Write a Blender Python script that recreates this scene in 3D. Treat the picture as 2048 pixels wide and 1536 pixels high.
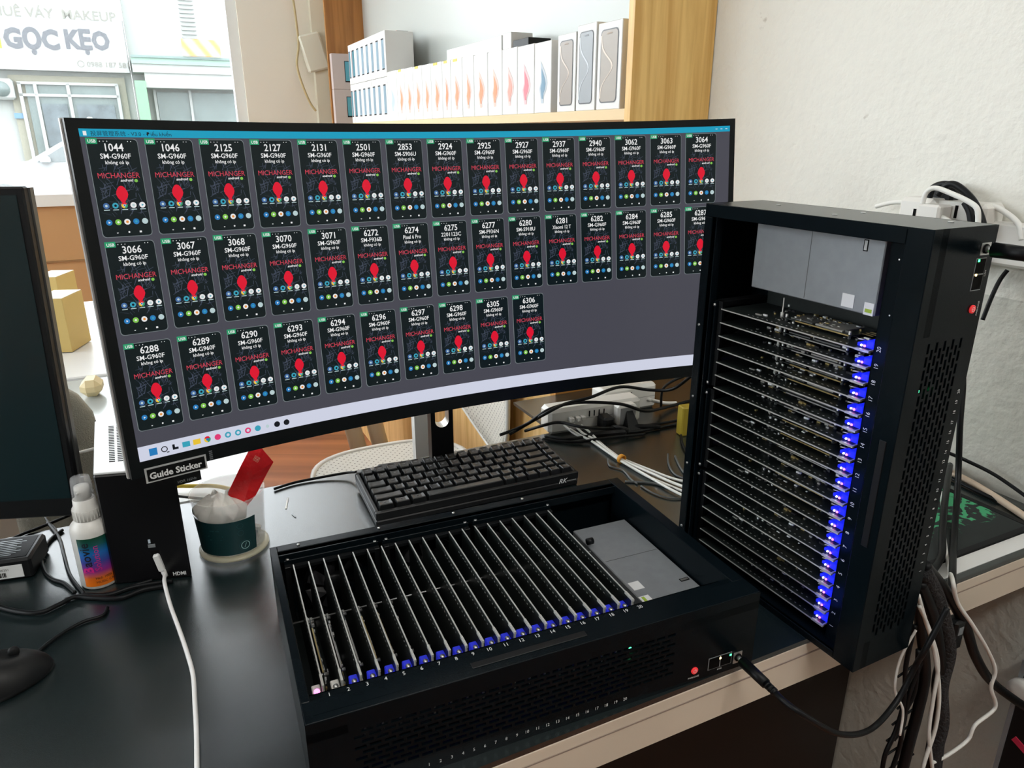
import bpy, math, random
from math import sin, cos, tan, pi, radians as R
from mathutils import Vector, Matrix
random.seed(7)
sc = bpy.context.scene
for o in list(bpy.data.objects): bpy.data.objects.remove(o)

# ------------------------------------------------------------------ camera, world, lights, exposure
FPX, PITCH, EYE = 1445.0, 0.3328, 0.5134          # desk top is z = 0
cam = bpy.data.cameras.new('camera'); camo = bpy.data.objects.new('camera', cam)
sc.collection.objects.link(camo); sc.camera = camo
cam.sensor_width = 36; cam.lens = 36 * FPX / 2048; cam.clip_start = .02; cam.clip_end = 200
camo.location = (0, 0, EYE); camo.rotation_euler = (pi / 2 - PITCH, 0, 0)
sc.view_settings.view_transform = 'Standard'; sc.view_settings.look = 'None'
sc.view_settings.gamma = 1; sc.view_settings.use_curve_mapping = False
sc.view_settings.exposure = 0.0

TH = .45                                             # the room is turned by this much
E1 = Vector((cos(TH), sin(TH), 0)); E2 = Vector((-sin(TH), cos(TH), 0))
def W(u, v, z): return E1 * u + E2 * v + Vector((0, 0, z))
ROOM = Matrix.Rotation(TH, 4, 'Z')

w = bpy.data.worlds.new('world'); sc.world = w; w.use_nodes = True
wn = w.node_tree.nodes; wl = w.node_tree.links
bg = wn['Background']; bg.inputs[1].default_value = 7.5; bg.inputs[0].default_value = (.90, .96, 1, 1)
def lamp(name, kind, loc, energy, rot=(0, 0, 0), size=(1, 1), color=(1, 1, 1)):
    l = bpy.data.lights.new(name, kind); o = bpy.data.objects.new(name, l); sc.collection.objects.link(o)
    o.location = loc; o.rotation_euler = rot; l.energy = energy; l.color = color
    if kind == 'AREA': l.shape = 'RECTANGLE'; l.size, l.size_y = size
    return o
CEIL = 2.25
LAMPS = [(-.55, .35), (.75, 2.55), (-1.6, 2.3), (.35, -1.0)]  # last one is a fill light added behind the camera
for (u, v) in LAMPS:
    lamp('ceiling_light', 'AREA', W(u, v, CEIL - .075), 26 if v < 0 else 5, (0, 0, TH), (1.1, .25), (1, .97, .92))

# ------------------------------------------------------------------ rays of the photograph, used to place things at real depths
cp, sp = cos(PITCH), sin(PITCH)
FW = Vector((0, cp, -sp)); UP = Vector((0, sp, cp)); CO = Vector((0, 0, EYE))
def ray(x, y): return FW + Vector((1, 0, 0)) * ((x - 1024) / FPX) + UP * ((768 - y) / FPX)
def atz(x, y, z=0.): r = ray(x, y); return CO + r * ((z - EYE) / r.z)
def atn(x, y, n, d): r = ray(x, y); return CO + r * ((d - CO.dot(n)) / r.dot(n))
def atu(x, y, u): return atn(x, y, E1, u)
def atv(x, y, v): return atn(x, y, E2, v)
def uv(p): return (p.dot(E1), p.dot(E2), p.z)

# ------------------------------------------------------------------ materials
MATS = {}
def mat(name, col, rough=.5, metal=0., emit=None, es=1., noise=0., nscale=30., bump=0., bscale=200., spec=.5, alpha=None, coat=0):
    if name in MATS: return MATS[name]
    m = bpy.data.materials.new(name); m.use_nodes = True; nt = m.node_tree; b = nt.nodes['Principled BSDF']
    c = (*col, 1) if len(col) == 3 else col
    b.inputs['Base Color'].default_value = c; b.inputs['Roughness'].default_value = rough
    b.inputs['Metallic'].default_value = metal; b.inputs['Specular IOR Level'].default_value = spec
    if coat: b.inputs['Coat Weight'].default_value = coat
    if noise:
        n = nt.nodes.new('ShaderNodeTexNoise'); n.inputs['Scale'].default_value = nscale; n.inputs['Detail'].default_value = 6
        tc = nt.nodes.new('ShaderNodeTexCoord'); nt.links.new(tc.outputs['Object'], n.inputs['Vector'])
        mx = nt.nodes.new('ShaderNodeMixRGB'); mx.inputs[1].default_value = tuple(max(0, v * (1 - noise)) for v in c[:3]) + (1,)
        mx.inputs[2].default_value = tuple(min(1, v * (1 + noise)) for v in c[:3]) + (1,)
        nt.links.new(n.outputs['Fac'], mx.inputs[0]); nt.links.new(mx.outputs[0], b.inputs['Base Color'])
    if bump:
        n2 = nt.nodes.new('ShaderNodeTexNoise'); n2.inputs['Scale'].default_value = bscale; n2.inputs['Detail'].default_value = 4
        tc2 = nt.nodes.new('ShaderNodeTexCoord'); nt.links.new(tc2.outputs['Object'], n2.inputs['Vector'])
        bp = nt.nodes.new('ShaderNodeBump'); bp.inputs['Strength'].default_value = bump; bp.inputs['Distance'].default_value = .01
        nt.links.new(n2.outputs['Fac'], bp.inputs['Height']); nt.links.new(bp.outputs[0], b.inputs['Normal'])
    if emit:
        b.inputs['Emission Color'].default_value = (*emit, 1); b.inputs['Emission Strength'].default_value = es
    if alpha is not None:
        tr = nt.nodes.new('ShaderNodeBsdfTransparent'); mxs = nt.nodes.new('ShaderNodeMixShader'); mxs.inputs[0].default_value = alpha
        nt.links.new(tr.outputs[0], mxs.inputs[1]); nt.links.new(b.outputs[0], mxs.inputs[2])
        nt.links.new(mxs.outputs[0], nt.nodes['Material Output'].inputs[0])
    MATS[name] = m; return m
def lin(r, g, b):
    f = lambda c: (c / 255 / 12.92) if c / 255 <= .04045 else ((c / 255 + .055) / 1.055) ** 2.4
    return (f(r), f(g), f(b))
def scr(name, r, g, b, k=1.):                        # a lit colour of a display
    c = lin(r, g, b); return mat(name, (0, 0, 0), .35, emit=c, es=.9 * k, spec=.25)
def wood(name, c1, c2, axis, rough=.42, scale=1.):
    m = bpy.data.materials.new(name); m.use_nodes = True; nt = m.node_tree; b = nt.nodes['Principled BSDF']
    tc = nt.nodes.new('ShaderNodeTexCoord'); mp = nt.nodes.new('ShaderNodeMapping')
    s = [22 * scale] * 3; s[axis] = 1.3 * scale; mp.inputs['Scale'].default_value = s
    n = nt.nodes.new('ShaderNodeTexNoise'); n.inputs['Scale'].default_value = 2.2; n.inputs['Detail'].default_value = 7; n.inputs['Distortion'].default_value = .6
    cr = nt.nodes.new('ShaderNodeValToRGB'); cr.color_ramp.elements[0].color = (*c1, 1); cr.color_ramp.elements[1].color = (*c2, 1)
    cr.color_ramp.elements[0].position = .33; cr.color_ramp.elements[1].position = .62
    nt.links.new(tc.outputs['Object'], mp.inputs[0]); nt.links.new(mp.outputs[0], n.inputs['Vector'])
    nt.links.new(n.outputs['Fac'], cr.inputs[0]); nt.links.new(cr.outputs[0], b.inputs['Base Color']); b.inputs['Roughness'].default_value = rough
    MATS[name] = m; return m
def perforated(name, base, dark, pitch, rad, swiz='XY', rough=.45):
    m = bpy.data.materials.new(name); m.use_nodes = True; nt = m.node_tree; b = nt.nodes['Principled BSDF']
    tc = nt.nodes.new('ShaderNodeTexCoord'); sx = nt.nodes.new('ShaderNodeSeparateXYZ'); nt.links.new(tc.outputs['Object'], sx.inputs[0])
    def M(op, a, bb=None):
        k = nt.nodes.new('ShaderNodeMath'); k.operation = op
        for i, q in enumerate((a, bb)):
            if q is None: continue
            if isinstance(q, (int, float)): k.inputs[i].default_value = q
            else: nt.links.new(q, k.inputs[i])
        return k.outputs[0]
    a = M('DIVIDE', sx.outputs[swiz[0]], pitch); c = M('DIVIDE', sx.outputs[swiz[1]], pitch)
    p = M('ADD', a, c); q = M('SUBTRACT', a, c)
    fp = M('SUBTRACT', M('FRACT', M('MULTIPLY', p, .5)), .5); fq = M('SUBTRACT', M('FRACT', M('MULTIPLY', q, .5)), .5)
    d = M('SQRT', M('ADD', M('MULTIPLY', fp, fp), M('MULTIPLY', fq, fq)))
    lt = M('LESS_THAN', d, rad)
    mx = nt.nodes.new('ShaderNodeMixRGB'); mx.inputs[1].default_value = (*base, 1); mx.inputs[2].default_value = (*dark, 1)
    nt.links.new(lt, mx.inputs[0]); nt.links.new(mx.outputs[0], b.inputs['Base Color']); b.inputs['Roughness'].default_value = rough
    MATS[name] = m; return m

black_metal = mat('black_powder_coat', (.003, .006, .008), .22, .0, noise=.25, nscale=60, bump=.03, bscale=900, spec=.1)
black_dark = mat('black_inside', (.006, .007, .008), .6, spec=.3)
black_plastic = mat('black_plastic', (.007, .008, .009), .42, spec=.3)
black_matte = mat('black_matte', (.006, .007, .008), .65, spec=.3)
keycap_m = mat('keycap_plastic', (.008, .009, .010), .36, bump=.04, bscale=1500, spec=.5)
cable_black = mat('cable_black', (.004, .005, .006), .45, spec=.22)
cable_white = mat('cable_white', (.80, .80, .76), .45)
white_plastic = mat('white_plastic', (.74, .73, .69), .38, noise=.04, nscale=20)
white_print = mat('white_print', (.8, .82, .82), .6)
steel = mat('brushed_steel', (.55, .56, .55), .38, .85, noise=.08, nscale=60)
zinc = mat('zinc_plate', (.30, .325, .34), .45, .35, noise=.12, nscale=90)
edge_metal = mat('board_edge', (.50, .51, .48), .4, .2)
pcb = mat('dark_circuit_board', (.012, .017, .016), .42, noise=.5, nscale=120)
pcb_comp = mat('board_chips', (.02, .02, .022), .35)
gold = mat('gold_contacts', (.6, .47, .2), .35, .8)
red_btn = mat('red_button', (.8, .02, .03), .4, emit=(.9, .05, .05), es=.35)
green_led = mat('green_led', (0, .3, .05), .4, emit=(.05, 1, .25), es=6)
amber_led = mat('amber_led', (.3, .2, .05), .4, emit=(1, .75, .35), es=3)
hole = mat('hole_black', (.002, .002, .002), .8, spec=.1)
desk_m = mat('black_desk_laminate', (.006, .013, .014), .27, noise=.45, nscale=400, bump=.05, bscale=1400, spec=1.)
desk_m.node_tree.nodes['Principled BSDF'].inputs['IOR'].default_value = 1.68
apron_m = mat('beige_marble_edging', (.72, .62, .50), .38, noise=.14, nscale=7)
white_lam = mat('white_laminate', (.78, .79, .78), .3)
WALLZ = .288

# ------------------------------------------------------------------ mesh builder
class MB:
    def __init__(s): s.v = []; s.f = []; s.mi = []; s.m = []; s.sm = []
    def _m(s, m):
        if m not in s.m: s.m.append(m)
        return s.m.index(m)
    def add(s, vs, fs, m, smooth=False, tf=None):
        o = len(s.v); k = s._m(m)
        for p in vs:
            p = Vector(p)
            if tf is not None: p = tf(p) if callable(tf) else tf @ p
            s.v.append(tuple(p))
        for f in fs: s.f.append([i + o for i in f]); s.mi.append(k); s.sm.append(smooth)
        return s
    def box(s, a, b, m, tf=None):
        x0, y0, z0 = a; x1, y1, z1 = b
        vs = [(x0, y0, z0), (x1, y0, z0), (x1, y1, z0), (x0, y1, z0), (x0, y0, z1), (x1, y0, z1), (x1, y1, z1), (x0, y1, z1)]
        return s.add(vs, [(0, 3, 2, 1), (4, 5, 6, 7), (0, 1, 5, 4), (1, 2, 6, 5), (2, 3, 7, 6), (3, 0, 4, 7)], m, tf=tf)
    def bbox(s, a, b, m, r=.002, tf=None):             # box with chamfered edges
        x0, y0, z0 = a; x1, y1, z1 = b; r = min(r, (x1 - x0) / 2.1, (y1 - y0) / 2.1, (z1 - z0) / 2.1)
        def ring(z, i): return [(x0 + i, y0 + r + 0 * i, z), (x0 + r, y0 + i, z), (x1 - r, y0 + i, z), (x1 - i, y0 + r, z), (x1 - i, y1 - r, z), (x1 - r, y1 - i, z), (x0 + r, y1 - i, z), (x0 + i, y1 - r, z)]
        def ring2(z): return [(x0 + r, y0 + r, z), (x0 + r, y0 + r, z), (x1 - r, y0 + r, z), (x1 - r, y0 + r, z), (x1 - r, y1 - r, z), (x1 - r, y1 - r, z), (x0 + r, y1 - r, z), (x0 + r, y1 - r, z)]
        rs = [ring2(z0), ring(z0 + r, 0), ring(z1 - r, 0), ring2(z1)]
        vs = [p for q in rs for p in q]; fs = []
        for k in range(3):
            for i in range(8):
                j = (i + 1) % 8; fs.append((k * 8 + i, k * 8 + j, k * 8 + 8 + j, k * 8 + 8 + i))
        fs.append(tuple(range(7, -1, -1))); fs.append(tuple(range(24, 32)))
        return s.add(vs, fs, m, tf=tf)
    def lathe(s, prof, m, n=24, tf=None, smooth=True, a0=0, a1=2 * pi, cap=True):
        vs = []; fs = []; full = abs(a1 - a0 - 2 * pi) < 1e-6; cnt = n if full else n + 1
        for (r, z) in prof:
            for i in range(cnt):
                a = a0 + (a1 - a0) * i / n; vs.append((r * cos(a), r * sin(a), z))
        for k in range(len(prof) - 1):
            for i in range(n):
                j = (i + 1) % cnt; fs.append((k * cnt + i, k * cnt + j, (k + 1) * cnt + j, (k + 1) * cnt + i))
        if full and cap and not (len(prof) == 2 and abs(prof[0][1] - prof[1][1]) < 1e-6):
            if prof[0][0] > 1e-5: fs.append(tuple(range(cnt - 1, -1, -1)))
            if prof[-1][0] > 1e-5: fs.append(tuple((len(prof) - 1) * cnt + i for i in range(cnt)))
        return s.add(vs, fs, m, smooth, tf)
    def cyl(s, a, b, r, m, n=12, r2=None, smooth=True):
        a = Vector(a); b = Vector(b); d = b - a; q = d.to_track_quat('Z', 'Y').to_matrix().to_4x4()
        return s.lathe([(r, 0), (r if r2 is None else r2, d.length)], m, n, Matrix.Translation(a) @ q, smooth)
    def tube(s, pts, r, m, n=8, sub=8, closed=False):
        pts = [Vector(p) for p in pts]; P = []
        if sub > 1 and len(pts) > 2:
            for i in range(len(pts) - 1):
                p0 = pts[max(i - 1, 0)]; p1 = pts[i]; p2 = pts[i + 1]; p3 = pts[min(i + 2, len(pts) - 1)]
                for k in range(sub):
                    t = k / sub
                    P.append(.5 * ((2 * p1) + (p2 - p0) * t + (2 * p0 - 5 * p1 + 4 * p2 - p3) * t * t + (3 * p1 - p0 - 3 * p2 + p3) * t ** 3))
            P.append(pts[-1])
        else: P = pts
        vs = []; fs = []; prev = None
        for i, p in enumerate(P):
            d = (P[min(i + 1, len(P) - 1)] - P[max(i - 1, 0)]).normalized()
            if prev is None: a = d.orthogonal().normalized()
            else:
                a = prev - d * prev.dot(d)
                a = a.normalized() if a.length > 1e-6 else d.orthogonal().normalized()
            prev = a; bb = d.cross(a)
            for k in range(n):
                t = 2 * pi * k / n; vs.append(p + a * r * cos(t) + bb * r * sin(t))
        for i in range(len(P) - 1):
            for k in range(n):
                j = (k + 1) % n; fs.append((i * n + k, i * n + j, (i + 1) * n + j, (i + 1) * n + k))
        fs.append(tuple(range(n - 1, -1, -1))); fs.append(tuple((len(P) - 1) * n + k for k in range(n)))
        return s.add(vs, fs, m, True)
    def poly(s, pts, m, tf=None): return s.add(pts, [tuple(range(len(pts)))], m, tf=tf)
    def prism(s, pts, h, m, tf=None):                 # 2-D outline in xy pulled up by h
        n = len(pts); vs = [(x, y, 0) for x, y in pts] + [(x, y, h) for x, y in pts]
        fs = [tuple(range(n - 1, -1, -1)), tuple(range(n, 2 * n))] + [(i, (i + 1) % n, n + (i + 1) % n, n + i) for i in range(n)]
        return s.add(vs, fs, m, tf=tf)
    def text(s, t, size, m, tf=None, ax=.5, sx=1., bold=0., shear=0.):
        vs, fs = text_geo(t, bold, shear)
        if not vs: return s
        x0 = min(p[0] for p in vs); x1 = max(p[0] for p in vs); off = x0 + (x1 - x0) * ax
        return s.add([((x - off) * size * sx, y * size, 0) for x, y in vs], fs, m, tf=tf)
    def disc(s, c, r, m, n=12, tf=None, a0=0, a1=2 * pi):
        full = abs(a1 - a0 - 2 * pi) < 1e-6
        pts = [(c[0] + r * cos(a0 + (a1 - a0) * i / n), c[1] + r * sin(a0 + (a1 - a0) * i / n), 0) for i in range(n if full else n + 1)]
        if not full: pts.append((c[0], c[1], 0))
        return s.poly(pts, m, tf)
    def build(s, name, parent=None, world=None):
        me = bpy.data.meshes.new(name); me.from_pydata(s.v, [], s.f)
        for m in s.m: me.materials.append(m)
        me.polygons.foreach_set('material_index', s.mi); me.polygons.foreach_set('use_smooth', s.sm); me.update()
        o = bpy.data.objects.new(name, me); sc.collection.objects.link(o)
        if parent is not None: o.parent = parent
        if world is not None: o.matrix_world = world
        return o
_tc = {}
def text_geo(t, bold=0., shear=0.):
    k = (t, bold, shear)
    if k in _tc: return _tc[k]
    cu = bpy.data.curves.new('t', 'FONT'); cu.body = t; cu.size = 1; cu.resolution_u = 2; cu.offset = bold; cu.shear = shear; cu.fill_mode = 'FRONT'
    ob = bpy.data.objects.new('t', cu); sc.collection.objects.link(ob)
    me = bpy.data.meshes.new_from_object(ob.evaluated_get(bpy.context.evaluated_depsgraph_get()))
    r = ([(v.co.x, v.co.y) for v in me.vertices], [tuple(p.vertices) for p in me.polygons])
    bpy.data.objects.remove(ob); bpy.data.curves.remove(cu); bpy.data.meshes.remove(me)
    _tc[k] = r; return r
def tag(o, label=None, cat=None, group=None, kind=None):
    if label: o['label'] = label
    if cat: o['category'] = cat
    if group: o['group'] = group
    if kind: o['kind'] = kind
    return o
def empty(name, M=None, loc=None):
    o = bpy.data.objects.new(name, None); sc.collection.objects.link(o); o.empty_display_size = .02
    if M is not None: o.matrix_world = M
    if loc is not None: o.location = loc
    return o
def copy_tree(o, parent=None, memo=None):
    kids = [c for c in bpy.data.objects if c.parent == o]
    c = o.copy(); sc.collection.objects.link(c); c.parent = parent
    for k in kids: copy_tree(k, c)
    return c
def T(x, y, z): return Matrix.Translation((x, y, z))
def Rz(a): return Matrix.Rotation(a, 4, 'Z')
def Rx(a): return Matrix.Rotation(a, 4, 'X')
def Ry(a): return Matrix.Rotation(a, 4, 'Y')
def struct(b, name): o = b.build(name); o['kind'] = 'structure'; return o

# ================================================================== THE ROOM (built in room axes u, v, then turned)
UW, VW, UL, VB, FL = 1.097, 4.2, -3.4, -2.6, -.75
m_wall = bpy.data.materials.new('plaster_wall_two_tone'); m_wall.use_nodes = True
nt = m_wall.node_tree; b_ = nt.nodes['Principled BSDF']; tc = nt.nodes.new('ShaderNodeTexCoord'); sx = nt.nodes.new('ShaderNodeSeparateXYZ')
nt.links.new(tc.outputs['Object'], sx.inputs[0])
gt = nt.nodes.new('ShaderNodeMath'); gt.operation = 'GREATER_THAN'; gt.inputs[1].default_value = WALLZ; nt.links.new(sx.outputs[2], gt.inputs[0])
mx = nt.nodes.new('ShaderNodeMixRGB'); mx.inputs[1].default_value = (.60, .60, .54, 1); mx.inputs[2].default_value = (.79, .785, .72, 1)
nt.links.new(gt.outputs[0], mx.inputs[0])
ns = nt.nodes.new('ShaderNodeTexNoise'); ns.inputs['Scale'].default_value = 60; ns.inputs['Detail'].default_value = 8; nt.links.new(tc.outputs['Object'], ns.inputs['Vector'])
st = nt.nodes.new('ShaderNodeTexNoise'); st.inputs['Scale'].default_value = 14; st.inputs['Detail'].default_value = 5; nt.links.new(tc.outputs['Object'], st.inputs['Vector'])
cr = nt.nodes.new('ShaderNodeValToRGB'); cr.color_ramp.elements[0].position = .735; cr.color_ramp.elements[0].color = (1, 1, 1, 1); cr.color_ramp.elements[1].position = .80; cr.color_ramp.elements[1].color = (.35, .28, .22, 1)
nt.links.new(st.outputs['Fac'], cr.inputs[0]); mu = nt.nodes.new('ShaderNodeMixRGB'); mu.blend_type = 'MULTIPLY'; mu.inputs[0].default_value = 1
nt.links.new(mx.outputs[0], mu.inputs[1]); nt.links.new(cr.outputs[0], mu.inputs[2]); nt.links.new(mu.outputs[0], b_.inputs['Base Color'])
bp = nt.nodes.new('ShaderNodeBump'); bp.inputs['Distance'].default_value = .006; bp.inputs['Strength'].default_value = .55
nt.links.new(ns.outputs['Fac'], bp.inputs['Height']); nt.links.new(bp.outputs[0], b_.inputs['Normal']); b_.inputs['Roughness'].default_value = .75
cream = mat('cream_wall_paint', (.82, .78, .68), .7, noise=.04, nscale=3)
ceil_m = mat('grey_ceiling', (.25, .25, .245), .8, noise=.03, nscale=5)
brown_panel = mat('tan_wall_panel', (.52, .30, .13), .45, noise=.08, nscale=4)
floor_m = wood('reddish_wood_floor', lin(104, 56, 32), lin(158, 98, 60), 0, .3, .25)
white_frame = mat('white_window_frame', (.8, .82, .8), .4); white_bars = mat('white_bars', (.26, .27, .26), .5)
def rb(a, b, m, mb=None): return (mb or MB()).box(a, b, m, tf=ROOM)
struct(rb((UL, VB, FL - .08), (UW + .1, VW + .1, FL), floor_m), 'floor')
struct(rb((UL, VB, CEIL), (UW + .1, VW + .1, CEIL + .08), ceil_m), 'ceiling')
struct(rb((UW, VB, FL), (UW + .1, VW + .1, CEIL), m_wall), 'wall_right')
struct(rb((UL, VB - .1, FL), (UW + .1, VB, CEIL), mat('grey_back_wall', (.22, .22, .21), .8, noise=.05, nscale=3)), 'wall_back')
# window wall: pillar to the right of the glass, parapet below it
WR = .508; SILL = .205
mb = MB(); rb((WR, VW, FL), (UW, VW + .12, 1.32), cream, mb); rb((UL, VW, FL), (WR, VW + .12, SILL - .02), brown_panel, mb); rb((UL, VW, 2.16), (UW, VW + .12, CEIL), cream, mb)
struct(mb, 'wall_front')
struct(rb((UL, VW - .03, SILL - .02), (WR, VW + .14, SILL + .035), white_frame), 'trim_1')
struct(rb((UL, VW - .012, -.085), (WR, VW, -.079), mat('panel_joint', (.30, .17, .07), .6)), 'trim_2')
mb = MB()
for a, b in (((WR - .05, VW + .02, SILL + .035), (WR, VW + .09, 2.16)), ((UL, VW + .02, SILL + .035), (UL + .05, VW + .09, 2.16)), ((UL, VW + .02, 2.11), (UW, VW + .09, 2.16)), ((-1.75, VW + .02, SILL + .035), (-1.70, VW + .09, 2.12)), ((WR, VW + .02, 1.32), (UW, VW + .09, 1.36))): rb(a, b, white_frame, mb)
glass_m = mat('window_glass', (.9, .97, .95), .02, alpha=.05)
wf = struct(mb, 'window_1'); pn = MB(); pn.box((UL + .05, VW + .05, SILL + .035), (WR - .05, VW + .056, 2.11), glass_m, tf=ROOM); pn.box((WR, VW + .05, 1.36), (UW, VW + .056, 2.11), glass_m, tf=ROOM); pn.build('window_pane', wf)  # second pane is an unseen transom over the pillar, added to brighten the desk
# unseen left wall; its wide shop window is added to let in daylight
mb = MB(); rb((UL - .1, VB, FL), (UL, VW + .1, .5), cream, mb); rb((UL - .1, VB, 1.9), (UL, VW + .1, CEIL), cream, mb)
rb((UL - .1, VB, .5), (UL, -.3, 1.9), cream, mb); rb((UL - .1, 3.6, .5), (UL, VW + .1, 1.9), cream, mb)
struct(mb, 'wall_left')
mb = MB()
for a, b in (((UL - .08, -.3, .5), (UL - .02, -.25, 1.9)), ((UL - .08, 3.55, .5), (UL - .02, 3.6, 1.9)), ((UL - .08, 1.6, .5), (UL - .02, 1.65, 1.9)), ((UL - .08, -.3, 1.85), (UL - .02, 3.6, 1.9)), ((UL - .08, -.3, .5), (UL - .02, 3.6, .55))): rb(a, b, white_frame, mb)
wf = struct(mb, 'window_2'); pn = MB(); pn.box((UL - .055, -.25, .55), (UL - .05, 3.55, 1.85), glass_m, tf=ROOM); pn.build('window_pane', wf)
lampm = mat('lamp_diffuser', (1, 1, 1), .5, emit=(1, .97, .92), es=3)
for i, (u, v) in enumerate(LAMPS):
    t = empty('ceiling_light', Matrix.Translation(W(u, v, CEIL)) @ ROOM)
    mb = MB(); mb.bbox((-.6, -.15, -.05), (.6, .15, 0), white_frame, .01); mb.build('housing', t)
    mb = MB(); mb.box((-.57, -.13, -.06), (.57, .13, -.05), lampm); mb.build('diffuser', t)
    tag(t, ['white rectangular ceiling light above the black desk', 'white rectangular ceiling light above the wooden display cabinet', 'white rectangular ceiling light nearest the street window', 'ceiling fill light added unseen behind the camera'][i], 'ceiling light', 'ceiling lights')

# ================================================================== THE STREET
RST = ROOM @ Matrix.Translation((0, 0, -.739)) @ Matrix.Scale(2.44, 4)      # facades drawn small, built 22 m away at full size
def rst(a, b, m, mb=None): return (mb or MB()).box(a, b, m, tf=RST)
VF = 9.0; FS = VF / 9
def fz(px, py): p = uv(atv(px, py, VF)); return p[0], p[2]
f_white = mat('facade_white', (.27, .285, .27), .8, noise=.05, nscale=2)
f_green = mat('facade_mint', (.13, .28, .155), .8); f_mint = mat('facade_pale_mint', (.19, .28, .23), .8)
f_glass = mat('shop_glass', (.10, .13, .125), .3, noise=.35, nscale=3); f_cream = mat('shutter_cream', (.21, .205, .16), .7)
f_shelf = mat('shop_dark_goods', (.08, .10, .11), .6, noise=.7, nscale=5)
ground = MB(); rb((-40, VW + .2, -1.0), (50, 70, -.95), mat('street_paving', (.20, .20, .195), .8, noise=.1, nscale=3), ground)
o = ground.build('street'); tag(o, 'pale street outside the window', 'street', kind='structure')
mb = MB(); rst((-5, VF, -.95), (-.02, VF + .5, 1.6), f_white, mb)
o = mb.build('shop_building'); tag(o, 'white shopfront across the street with the big lettered sign', 'building')
p = rst((-1.10, VF - .04, -.9), (-.09, VF - .01, 1.06), f_cream).build('shutter_surround', o)
p = rst((-.97, VF - .06, -.9), (-.15, VF - .03, .98), f_glass).build('shop_window', o)
mb = MB()
for u in (-1.03, -.90, -.62, -.185): rst((u, VF - .09, -.9), (u + .03, VF - .05, .99), white_bars, mb)
rst((-1.03, VF - .09, .865), (-.16, VF - .05, .89), white_bars, mb); rst((-1.03, VF - .09, .975), (-.16, VF - .05, 1.0), white_bars, mb)
mb.build('window_bars', o)
mb = MB(); rst((-.86, VF - .075, .40), (-.64, VF - .055, .80), f_shelf, mb); rst((-.56, VF - .075, .35), (-.22, VF - .055, .80), f_shelf, mb); mb.build('goods_behind_glass', o)
mb = MB(); mb.lathe([(.02, .42), (.05, .38), (.03, .30), (.06, .22), (.05, .05)], f_white, 10, RST @ T(-.46, VF - .12, .26)); mb.build('white_display_dress', o)
mb = MB(); mb.bbox((-1.32, VF - .14, .83), (-1.06, VF - .02, 1.02), f_white, .02, tf=RST)
mb.lathe([(.07, 0), (.07, .01)], f_glass, 20, RST @ T(-1.16, VF - .14, .925) @ Rx(pi / 2)); q = mb.build('air_conditioner'); tag(q, 'white outdoor air conditioner box left of the shop window across the street', 'air conditioner')
mb = MB(); rst((-1.11, VF - .06, .66), (-1.03, VF - .045, .71), mat('blue_plate', (.08, .17, .26), .5), mb); q = mb.build('number_plate', o)
# sign
sg = MB(); sgu0, sgu1 = -1.75, -.03
rst((sgu0, VF - .16, 1.10), (sgu1, VF - .02, 1.86), mat('sign_board_white', (.275, .28, .275), .5), sg)
s_ = sg.build('shop_sign'); tag(s_, 'large white shop sign with grey letters across the street', 'sign')
gl = mat('sign_grey_letters', (.075, .08, .09), .6); yl = mat('sign_yellow', (.21, .24, .015), .6); pl_ = mat('sign_pale_letters', (.15, .15, .13), .6)
def sgn(t, u0, u1, z, size, m, bold=.0):
    vs, _ = text_geo(t, bold, 0.); wd = max(p[0] for p in vs) - min(p[0] for p in vs)
    mb = MB(); mb.text(t, size, m, tf=RST @ T((u0 + u1) / 2, VF - .165, z) @ Rx(pi / 2), bold=bold, sx=(u1 - u0) / wd / size); mb.build('sign_lettering', s_)
sgn('N', -1.26, -1.08, 1.29, .25, yl, .03); sgn('GỌC', -1.055, -.60, 1.295, .235, gl, .05); sgn('KẸO', -.55, -.165, 1.31, .225, gl, .05); sgn('THUÊ VÁY  MAKEUP', -1.18, -.075, 1.565, .12, pl_, .015)
sgn('0988 187 581', -.40, -.03, 1.145, .07, pl_, .015)
mb = MB(); mb.lathe([(.032, .002), (.024, .002)], pl_, 16, RST @ T(-.45, VF - .165, 1.17) @ Rx(pi / 2)); mb.build('phone_symbol', s_)
# green-framed building to the right
mb = MB(); rst((-.018, VF, -.95), (2.6, VF + .5, 2.6), f_white, mb)
g_ = mb.build('green_building'); tag(g_, 'pale building with mint green trim beside the lettered sign', 'building')
rst((.0, VF - .34, -.9), (.10, VF - .0, 1.02), f_green).build('green_pillar', g_)
rst((.19, VF - .05, -.9), (1.9, VF - .0, .93), f_glass).build('glass_front', g_)
mb = MB()
for u in (.16, .50, 1.0): rst((u, VF - .08, -.9), (u + .025, VF - .04, .95), white_bars, mb)
rst((.10, VF - .30, .96), (2.2, VF - .0, 1.10), f_white, mb); rst((0, VF - .32, 1.10), (2.2, VF, 1.18), f_white, mb); rst((0, VF - .34, 1.18), (2.2, VF, 1.235), f_mint, mb); mb.build('awning', g_)
mb = MB(); rst((0, VF - .36, 1.235), (2.2, VF - .2, 1.255), mat('rail_teal', (.12, .17, .16), .6), mb); mb.build('balcony_rail', g_)
mb = MB()
for k in range(12): rst((.52, VF - .02, 1.46 + .04 * k), (.66, VF - .0, 1.475 + .04 * k), mat('louvre_grey', (.2, .21, .21), .6), mb)
mb.build('louvre_window', g_)
om = bpy.data.materials.new('orange_striped_tile'); om.use_nodes = True; nt = om.node_tree; b_ = nt.nodes['Principled BSDF']
wv = nt.nodes.new('ShaderNodeTexWave'); wv.inputs['Scale'].default_value = 1.3; wv.inputs['Distortion'].default_value = .5; wv.bands_direction = 'DIAGONAL'
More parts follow.
